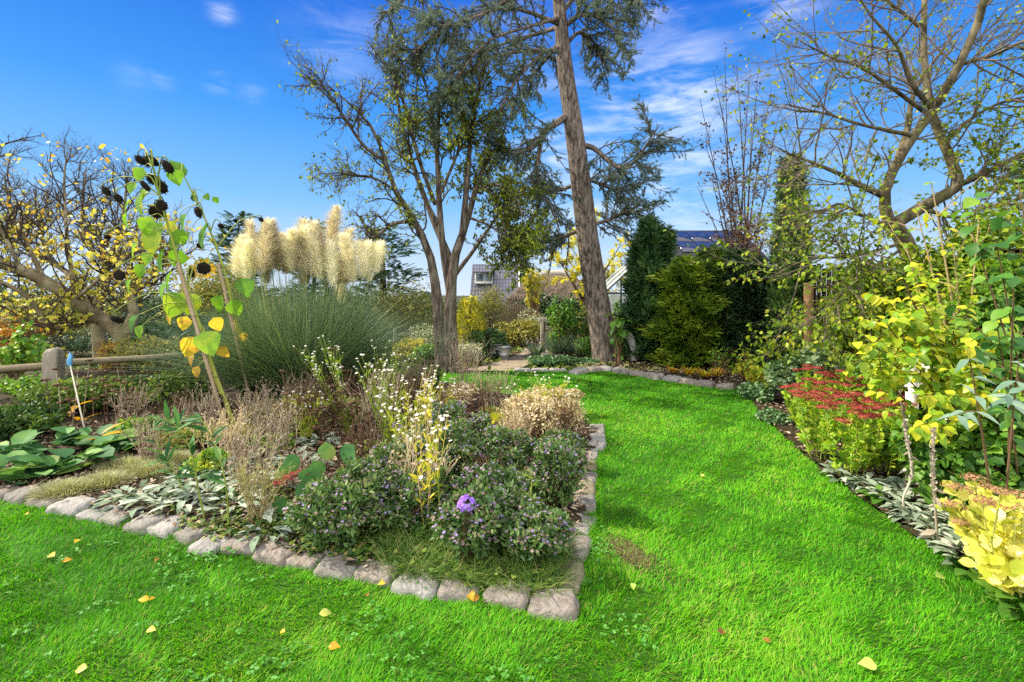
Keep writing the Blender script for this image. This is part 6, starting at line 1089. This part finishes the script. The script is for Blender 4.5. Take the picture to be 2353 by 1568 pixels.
# ------------------------------------------------------------------ right border
slat_fence('board_fence', 'dark weathered board fence behind the right border', (5.45, 11.9, 0), (5.75, 4.2, 0), 1.95, 58, .105, m_wood_dark, post_n=5, rails=2)
for x, y, d, r, m, lab in ((1858, 650, 8.7, .085, noisemat('cut_wood', [(.20, .11, .055), (.36, .21, .11), (.48, .30, .17)], 3, 8, .85, .5, stretch=(8, 8, 1)), 'thick brown post with a sawn top before the fence'), (1944, 622, 8.0, .05, m_green_stem, 'yellow green bamboo pole leaning on the fence'), (1992, 640, 8.0, .05, m_pale_wood, 'grey pole right of the bamboo pole'), (1918, 690, 8.2, .03, m_pale_wood, 'thin pale stick left of the bamboo pole'), (1906, 700, 8.3, .03, m_pale_wood, 'second thin pale stick, nearer the sawn post')):
    q = P(x, y, d); mb = MB(); path_tube(mb, [q * (1, 1, 0), q * (1, 1, .5), q], [r * 1.05, r, r * .97], 6, 9); K = 9; mb.add([q + (0, 0, .002)] + [q + (0, 0, .002) + r * .97 * np.array([math.cos(k * 2 * math.pi / K), math.sin(k * 2 * math.pi / K), 0]) for k in range(K)], None, [(0, 1 + k, 1 + (k + 1) % K) for k in range(K)]); tag(part('wooden_post', mb, m, origin=q * (1, 1, 0)), lab, 'post', 'posts and poles along the fence')
# small things along the far right rockery
for x, y, n, L, lab in ((1600, 868, 26, .22, 'orange hosta like clump behind the rockery stones, nearest the cedar'), (1640, 874, 26, .22, 'orange and yellow hosta like clump in the middle of the rockery row'), (1668, 872, 22, .2, 'yellowing clump at the right end of the rockery'), (1560, 862, 18, .16, 'small rusty clump behind the rockery stones')):
    b = G(x, y, .06) + (0, .35, 0); t = thing('autumn_clump', lab, 'plant', b, 'autumn coloured clumps'); a = U(0, 6.28, n * 2); mb = MB(); blades(mb, b + .05 * ru(n * 2) * (1, 1, 0), np.stack([np.cos(a), np.sin(a), U(.4, 1.8, n * 2)], 1), L * U(.6, 1.2, n * 2), .035, U(.1, .6, n * 2), U(0, 1, n * 2), 4); part('leaves', mb, leafmat('autumn_blade', [(.14, .24, .03), (.42, .44, .03), (.60, .45, .02), (.56, .24, .02), (.34, .15, .05)], .35, .5, .2), t)
bpx('young_shrub', 'thin yellow green leafed shoot before the dark hedge', 'shrub', 1712, 8.4, 60, 800, m_yelgreen, OVATE, .08, 160, shell=.2)
bpx('young_shrub', 'thin grey green shoots before the golden yew', 'shrub', 1655, 8.9, 90, 785, m_fresh, OVATE, .06, 150, shell=.2, nst=10)
bpx('young_shrub', 'small yellow shrub at the corner where the rockery ends', 'shrub', 1735, 7.6, 55, 838, m_yelgreen, OVATE, .06, 420, rnd=uni(.3, 1))
bpx('ivy_mound', 'big pale green ivy mound behind the red sedum', 'ivy', 1862, 6.5, 175, 795, m_paleivy, ROUND, .062, 5200, rnd=uni(.25, 1), nl=16, hang=.1)
bpx('ivy_mound', 'dark ivy trailing along the lawn edge before the ivy mound', 'ivy', 1745, 6.9, 90, 880, m_paleivy, ROUND, .05, 1900, rnd=uni(0, .7), nl=10, dpx=110)
bpx('ivy_mound', 'ivy and litter between the lawn and the red sedum', 'ivy', 1775, 5.7, 80, 945, m_paleivy, ROUND, .045, 1500, rnd=uni(0, .75), nl=10, dpx=90)
# red sedum
m_sed = leafmat('sedum_leaf', [(.12, .29, .025), (.23, .42, .03), (.40, .54, .04), (.62, .60, .07)], .35, .42, .35)
sed = [(1880, 1050, 'at the lawn edge'), (1950, 1092, 'nearest the camera'), (2030, 1085, 'under the yellow green shrub'), (1905, 1010, 'behind the one at the lawn edge'), (1975, 1035, 'in the middle of the front'), (2050, 1030, 'right of the middle'), (1850, 985, 'closest to the dark ivy'), (1920, 970, 'in the middle of the back'), (1995, 980, 'behind the middle one'), (1880, 945, 'just before the pale ivy mound'), (1960, 935, 'farthest back'), (2050, 965, 'half hidden by the shrub leaves')]
for i, (x, y, wh) in enumerate(sed):
    b = base_px(x, y); d = b[1]; hgt = .50 + U(-.04, .06); t = thing('red_sedum', 'lime leaved sedum with flat dark red heads, ' + wh, 'sedum', b, 'red sedums in the border')
    n = 11; a = np.arange(n) * 2.4 + U(0, 6); rr = .24 * np.sqrt((np.arange(n) + .5) / n); tp = b + np.stack([np.cos(a) * rr, np.sin(a) * rr, hgt + U(-.09, .04, n) - rr * .15], 1); bb = b + np.stack([np.cos(a) * rr * .4, np.sin(a) * rr * .4, np.zeros(n)], 1); p = np.stack([bb, bb * .5 + tp * .5 + np.stack([np.cos(a) * .03, np.sin(a) * .03, np.zeros(n)], 1), tp], 1)
    mb = MB(); tubes(mb, p, np.full((n, 3), .005), 5, .4); part('stems', mb, m_green_stem, t)
    q = p[:, [0, 1, 2]]; mb = MB(); b2, d2, tt, _, _ = spawn(q, np.full(q.shape[:2], .004), 34, .08, .95, .8, 1.3); M = len(b2); leaves(mb, b2, d2 + np.array([0, 0, .35]), ru(M) * .5 + np.array([0, -.1, 1.]), U(.045, .08, M), OVATE, np.clip(.42 + .22 * rng.normal(size=M) + (.2 if i in (1, 2, 4) else .28) * (1 - tt) * U(-.5, 1, M), 0, 1), 1.15); part('leaves', mb, m_sed, t)
    for k in range(n):
        if i in (1, 2) and k > 5: continue
        mb = MB(); sedhead(mb, tp[k] + (0, 0, .01), U(.06, .088), 120, .32); part('flower_head', mb, m_red, t)
# yellow sedum close by
m_ysed = leafmat('pale_yellow_leaf', [(.36, .44, .05), (.60, .60, .07), (.76, .71, .14), (.85, .80, .36)], .4, .45, .3); m_bhead = leafmat('brown_head', [(.16, .07, .04), (.32, .17, .09), (.48, .30, .17)], .1, .85, .1)
for x, y, hd, wh in ((2330, 1372, [(2255, 1150), (2290, 1158), (2330, 1165), (2300, 1130), (2350, 1140)], 'nearest the camera at the right frame edge'), (2270, 1290, [(2190, 1118), (2215, 1172), (2235, 1128), (2190, 1160), (2240, 1100), (2265, 1118), (2205, 1200)], 'behind it, beside the lamb ear border')):
    b = base_px(x, y); d = b[1]; tp = np.array([P(hx, hy, d + U(-.1, .1)) for hx, hy in hd]); n = len(tp); t = thing('yellow_sedum', 'pale yellow sedum with flat brown heads, ' + wh, 'sedum', b, 'yellow sedums'); bb = b + .05 * ru(n) * (1, 1, 0); p = np.stack([bb, bb * .5 + tp * .5 + .03 * ru(n), tp], 1); mb = MB(); tubes(mb, p, np.full((n, 3), .005), 5, .8); part('stems', mb, m_green_stem, t)
    n2 = 26; ex = b + np.stack([U(-.17, .17, n2), U(-.15, .15, n2), U(.1, .33, n2)], 1); pp = np.concatenate([p, np.stack([b + np.zeros((n2, 3)), b * .5 + ex * .5, ex], 1)]); b2, d2, tt, _, _ = spawn(pp, np.full(pp.shape[:2], .004), 9, .2, .98, .7, 1.3); M = len(b2); mb = MB(); leaves(mb, b2, d2 + np.array([-.1, -.2, .3]), ru(M) * .5 + np.array([-.2, -.4, 1.]), U(.05, .085, M), tmpl([0, .28, .38, .32, 0], .1, .12), U(0, 1, M), 1.1); part('leaves', mb, m_ysed, t)
    for k in range(n): mb = MB(); sedhead(mb, tp[k], U(.045, .065), 120, .4); part('flower_head', mb, m_bhead, t)
# lamb ears and low leaves along the lawn edge
for x, y, wh in ((1930, 1102, 'first below the red sedum'), (1975, 1118, 'second below the red sedum'), (2010, 1135, 'in front of the pale stalks'), (2050, 1160, 'at the bend of the lawn edge'), (2085, 1190, 'at the foot of the pale stalks'), (2120, 1222, 'left of the tall stalk'), (2165, 1252, 'before the yellow sedum'), (2200, 1288, 'nearest the camera'), (2140, 1185, 'behind the edge, at the tall stalk'), (2060, 1135, 'behind the edge under the shrub'), (2235, 1260, 'tucked under the yellow sedum'), (2180, 1215, 'in the middle behind the edge')):
    rosette('lamb_ear', 'silvery lamb ear edging the border, ' + wh, 'lamb ear', base_px(x, y, .02) + (.06, 0, 0), 40, .10, felt_t, m_felt, 'lamb ears along the border', 1, .5, .12)
for x, y, wh in ((2025, 1150, 'below the lamb ears in the middle'), (2290, 1310, 'under the yellow sedum'), (2345, 1395, 'at the right frame edge'), (2250, 1320, 'by the upright pale fallen leaf')):
    rosette('leafy_rosette', 'low dark green rosette ' + wh, 'plant', base_px(x, y, .02), 22, .085, tmpl([0, .28, .42, .36, .2, 0], .12, .3), m_fresh, 'green rosettes along the border', 1, .4, .08, (0, .5))
# pale dry flower stalks
m_stalk = leafmat('dry_stalk', [(.20, .165, .125), (.36, .31, .25), (.52, .47, .40)], 0, .9, .1)
for pts, r, wh in (([(2075, 1130), (2088, 1060), (2080, 980), (2068, 900), (2064, 872)], .007, 'tallest, bending left before the shrub'), ([(2092, 1195), (2075, 1150), (2095, 1090), (2084, 1010), (2078, 965)], .007, 'kinked near its foot'), ([(2155, 1262), (2150, 1180), (2144, 1080), (2146, 985)], .007, 'straight, nearest the yellow sedum'), ([(2210, 1110), (2212, 1050), (2216, 975)], .008, 'short and straight, farthest right'), ([(2135, 1165), (2200, 1135), (2280, 1090), (2360, 1010)], .008, 'lying slanted towards the right frame edge')):
    b = G(pts[0][0], pts[0][1], .02) if 'slanted' not in wh else P(2135, 1165, 3.2); d = b[1]; t = thing('dry_flower_stalk', 'pale dry woolly flower stalk, ' + wh, 'stalk', b * (1, 1, 0), 'dry stalks in the border'); mb = MB(); p, _ = path_tube(mb, [b] + [P(x, y, d) for x, y in pts[1:]], [r, r * .9, r * .8], 22, 6, U(.2, .9)); part('stem', mb, m_stalk, t)
    n = 190; b2, d2, _, _, _ = spawn(p, np.full(p.shape[:2], r), n, .42, 1, .6, 1.3); M = len(b2); mb = MB(); leaves(mb, b2, d2, ru(M), U(.012, .026, M), LEAF3, U(0, 1, M), 1.5); b3, d3, _, _, _ = spawn(p, np.full(p.shape[:2], r), 5, .1, .7, .7, 1.4); leaves(mb, b3, d3 + np.array([0, 0, -.9]), ru(5), U(.05, .10, 5), LANCE, U(0, 1, 5), 1.3); part('seed_capsules', mb, m_stalk, t, kind='stuff')
# large leaved shrub: arching canes with opposite leaves
def cane_shrub(label, base, tops, mat, L, group=None, npair=8, rnd=(0, 1), tm=HEART, r=.008, t0=.35, sag=.5, caneM=None, nb=3, bl=(.2, .5)):
    t = thing('broad_leaved_shrub', label, 'shrub', base, group); n = len(tops); tops = np.array(tops); b = base + np.stack([U(-.12, .12, n), U(-.12, .12, n), np.zeros(n)], 1); m = b * .5 + tops * .5 + np.array([0, 0, .12]); tt = np.linspace(0, 1, 10)[None, :, None]; p = b[:, None] * (1 - tt) ** 2 + 2 * m[:, None] * tt * (1 - tt) + tops[:, None] * tt ** 2
    mb = MB(); tubes(mb, p, np.linspace(r, r * .35, 10)[None] * np.ones((n, 1)), 6, U(.3, .8, n)); b2, d2, _, _, _ = spawn(p, np.full(p.shape[:2], r), nb, .35, .95, .5, 1.1); q, r2 = grow(b2, d2, U(*bl, len(b2)), r * .45, r * .2, 9, .08, -.02); tubes(mb, q, r2, 4, U(.3, .8, len(q))); part('canes', mb, caneM or m_twig_brown, t)
    mb = MB()
    for S, k, a in ((p, npair, t0), (q, max(3, npair - 3), .15)):
        N = len(S); f = np.linspace(a, 1, k); i = np.minimum((f * 9).astype(int), 8); fr = (f * 9 - i)[None, :, None]; pos = (S[:, i] * (1 - fr) + S[:, i + 1] * fr); tan = nrm(S[:, i + 1] - S[:, i]); sd = nrm(np.cross(tan, np.array([0, 0, 1.]) + .5 * rng.normal(size=tan.shape)))
        for s in (-1, 1):
            M = N * k; d = (sd * s + tan * .35 + np.array([0, 0, -sag]) + .25 * rng.normal(size=tan.shape)).reshape(M, 3); nn = np.array([-.15, -.35, .9]) + .35 * ru(M); keep = U(0, 1, M) < .85; leaves(mb, pos.reshape(M, 3)[keep], d[keep], nn[keep], (L * U(.6, 1.15, M))[keep], tm, U(*rnd, M)[keep])
    part('leaves', mb, mat, t); return t
m_dogw = leafmat('broad_shrub_leaf', [(.05, .15, .015), (.12, .27, .02), (.25, .40, .025), (.44, .50, .03), (.66, .56, .04)], .45, .38, .35)
b = GX(2300, 3.5)
cane_shrub('broad leaved shrub turning yellow, arching over the red sedum', b, [P(x, y, d) for x, y, d in ((1965, 815, 3.4), (1985, 770, 3.5), (2030, 735, 3.4), (2040, 690, 3.5), (2080, 660, 3.4), (2120, 700, 3.3), (2120, 775, 3.2), (2070, 800, 3.2), (2180, 850, 3.1), (2190, 760, 3.3), (2075, 640, 3.5), (2150, 650, 3.5), (2230, 800, 3.1), (2250, 900, 3.0), (2150, 920, 3.0))], m_dogw, .074, None, 12, (.25, .95), BIGOV if False else tmpl([0, .30, .40, .36, .22, 0], .16, .42), nb=5, bl=(.15, .4), caneM=m_brown)
cane_shrub('darker green broad leaved shrub with tall brown shoots at the right frame edge', GX(2370, 3.0), [P(x, y, d) for x, y, d in ((2215, 480, 2.8), (2290, 560, 2.5), (2340, 420, 2.8), (2330, 640, 2.4), (2290, 740, 2.6), (2400, 500, 2.6))], leafmat('broad_green_leaf', [(.03, .10, .02), (.06, .18, .03), (.13, .28, .035), (.26, .38, .04)], .35, .45, .25), .085, None, 6, (0, .85), tmpl([0, .32, .42, .38, .22, 0], .12, .35), nb=3, bl=(.15, .35), t0=.45)
cane_shrub('shrub of long bare yellowish shoots rising before the apple tree', GX(2215, 4.3), [P(x, y, d) for x, y, d in ((2140, 420, 4.1), (2105, 480, 4.2), (2190, 560, 4.2), (2080, 560, 4.3), (2250, 500, 4.2))], m_dogw, .07, None, 5, (.3, 1), OVATE, nb=4, bl=(.2, .45), t0=.5, r=.012, caneM=noisemat('pale_shoot', [(.28, .20, .09), (.42, .32, .16)], 6, 4, .7, 0))
t = cane_shrub('shrub with big grey green pointed leaves before the white bench', GX(2290, 2.75), [P(2228, 825, 2.45), P(2340, 835, 2.45)], leafmat('grey_green_leaf', [(.08, .16, .11), (.15, .25, .18), (.25, .35, .27)], .2, .7, .2), .11, None, 3, (0, 1), tmpl([0, .17, .22, .17, .08, 0], .10, .3), nb=1, bl=(.1, .2), t0=.8)
# green foliage filling the lower right and the hedge behind
fill = [(2180, 3.35, 220, 930, m_fresh, tmpl([0, .34, .44, .38, .2, 0], .12, .25), .06, 1700, (.05, .75), 'lush green lobed plant under the broad leaved shrub'), (2320, 3.0, 220, 900, m_fresh, tmpl([0, .34, .44, .38, .2, 0], .12, .25), .06, 1700, (0, .7), 'lush green plant under the white bench'), (2110, 3.9, 170, 960, m_fresh, OVATE, .06, 1500, (.2, .9), 'green leafy plant beside the red sedum'), (2260, 2.9, 170, 1050, m_fresh, OVATE, .05, 900, (0, .6), 'low green plant behind the yellow sedum'),
        (2010, 7.6, 260, 640, m_apple, OVATE, .065, 3400, (.2, 1), 'yellow green leafy shrub before the board fence'), (2180, 6.2, 330, 600, m_apple, OVATE, .065, 5200, (.15, .95), 'dense light green shrub round the apple trunk'), (2330, 5.2, 330, 520, m_apple, OVATE, .07, 5200, (.0, .8), 'tall green shrub at the right frame edge behind the shoots'), (2080, 5.4, 260, 780, m_fresh, OVATE, .06, 2600, (.1, .9), 'green shrub between the ivy mound and the broad leaved shrub'), (2240, 5.9, 380, 455, m_apple, OVATE, .07, 6500, (.0, .85), 'tall loose green shrub between the apple tree and the frame edge'), (1985, 6.9, 230, 560, m_apple, OVATE, .065, 3600, (.1, .9), 'loose green shrub left of the apple trunk'), (2130, 4.7, 300, 640, m_apple, OVATE, .065, 4200, (.15, 1), 'light green shrub in the middle of the border'), (2320, 4.0, 220, 560, m_fresh, OVATE, .07, 2600, (0, .8), 'dark green shrub behind the tall brown shoots'), (1950, 7.2, 150, 750, m_apple, OVATE, .055, 1700, (.2, 1), 'twiggy yellow green shrub right of the column conifer'), (2280, 4.2, 260, 700, m_fresh, OVATE, .065, 2400, (.1, .95), 'leafy green shrub behind the white bench')]
for cx, d, w, top, mat, tm, s, n, rg, lab in fill: bpx('leafy_shrub', lab, 'shrub', cx, d, w, top, mat, tm, s, int(n * 1.7), 'leafy shrubs of the border', rnd=uni(*rg), shell=.25, nst=22, nl=12, tight=.7, stemr=.009)
# white bench
m_wpaint = noisemat('white_paint', [(.66, .65, .62), (.80, .79, .76)], 5, 6, .6, .1, spec=.3)
t = thing('white_bench', 'white slatted garden bench half hidden in the border shrubs', 'bench', (3.95, 3.9, 0)); O = np.array([3.95, 3.9, 0.]); rz = -.42
def bb_(name, c, s, par=t):
    cr, sr = math.cos(rz), math.sin(rz); q = O + np.array([c[0] * cr - c[1] * sr, c[0] * sr + c[1] * cr, c[2]]); mb = MB(); box(mb, q, s, rz); return part(name, mb, m_wpaint, par)
for k in range(4): bb_('seat', (0, -.16 + k * .11, .44 - .006 * k), (1.1, .09, .025)) if k == 0 else None
st_ = [o for o in t.children][0] if len(t.children) else None
for k in (1, 2, 3): bb_('seat_slat', (0, -.16 + k * .11, .44 - .006 * k), (1.1, .09, .025))
for k in range(3): bb_('backrest_slat', (0, .27 + .02 * k, .58 + k * .13), (1.1, .025, .09))
for sx in (-.5, .5):
    bb_('leg', (sx, -.17, .21), (.06, .06, .42)); bb_('leg', (sx, .245, .47), (.06, .05, .94)); bb_('armrest', (sx, .02, .66), (.07, .5, .03))
# loose leaves and litter in the border
mb = MB(); n = 9000; pos = np.stack([U(1.4, 5.8, n), U(2.2, 11, n), np.full(n, .045)], 1); k = inpoly(pos[:, 0], pos[:, 1], right_bed); pos = pos[k]; M = len(pos); leaves(mb, pos, ru(M) * (1, 1, .15), np.array([0, 0, 1.]) + .6 * ru(M), U(.03, .065, M), LANCE, U(0, .9, M), 1.5); tag(part('leaf_litter', mb, m_dry, kind='stuff'), 'dry leaf litter under the border shrubs', 'litter')
mb = MB(); n = 14000; pos = np.stack([U(-9, 7, n), U(9.5, 16, n), np.full(n, .0)], 1); k = ~inpoly(pos[:, 0], pos[:, 1], np.array([p[:2] for p in path_poly])) & ~inpoly(pos[:, 0], pos[:, 1], lawn_poly) & (U(0, 1, n) < .8); pos = pos[k]; M = len(pos); leaves(mb, pos, ru(M) * (1, 1, .3) + np.array([0, 0, .4]), np.array([0, 0, 1.]) + .6 * ru(M), U(.06, .14, M), OVATE, np.clip(.35 + .25 * rng.normal(size=M), 0, 1)); tag(part('ground_cover', mb, m_mixed, kind='stuff'), 'low leafy ground cover beneath the shrubs behind the lawn', 'ground cover')
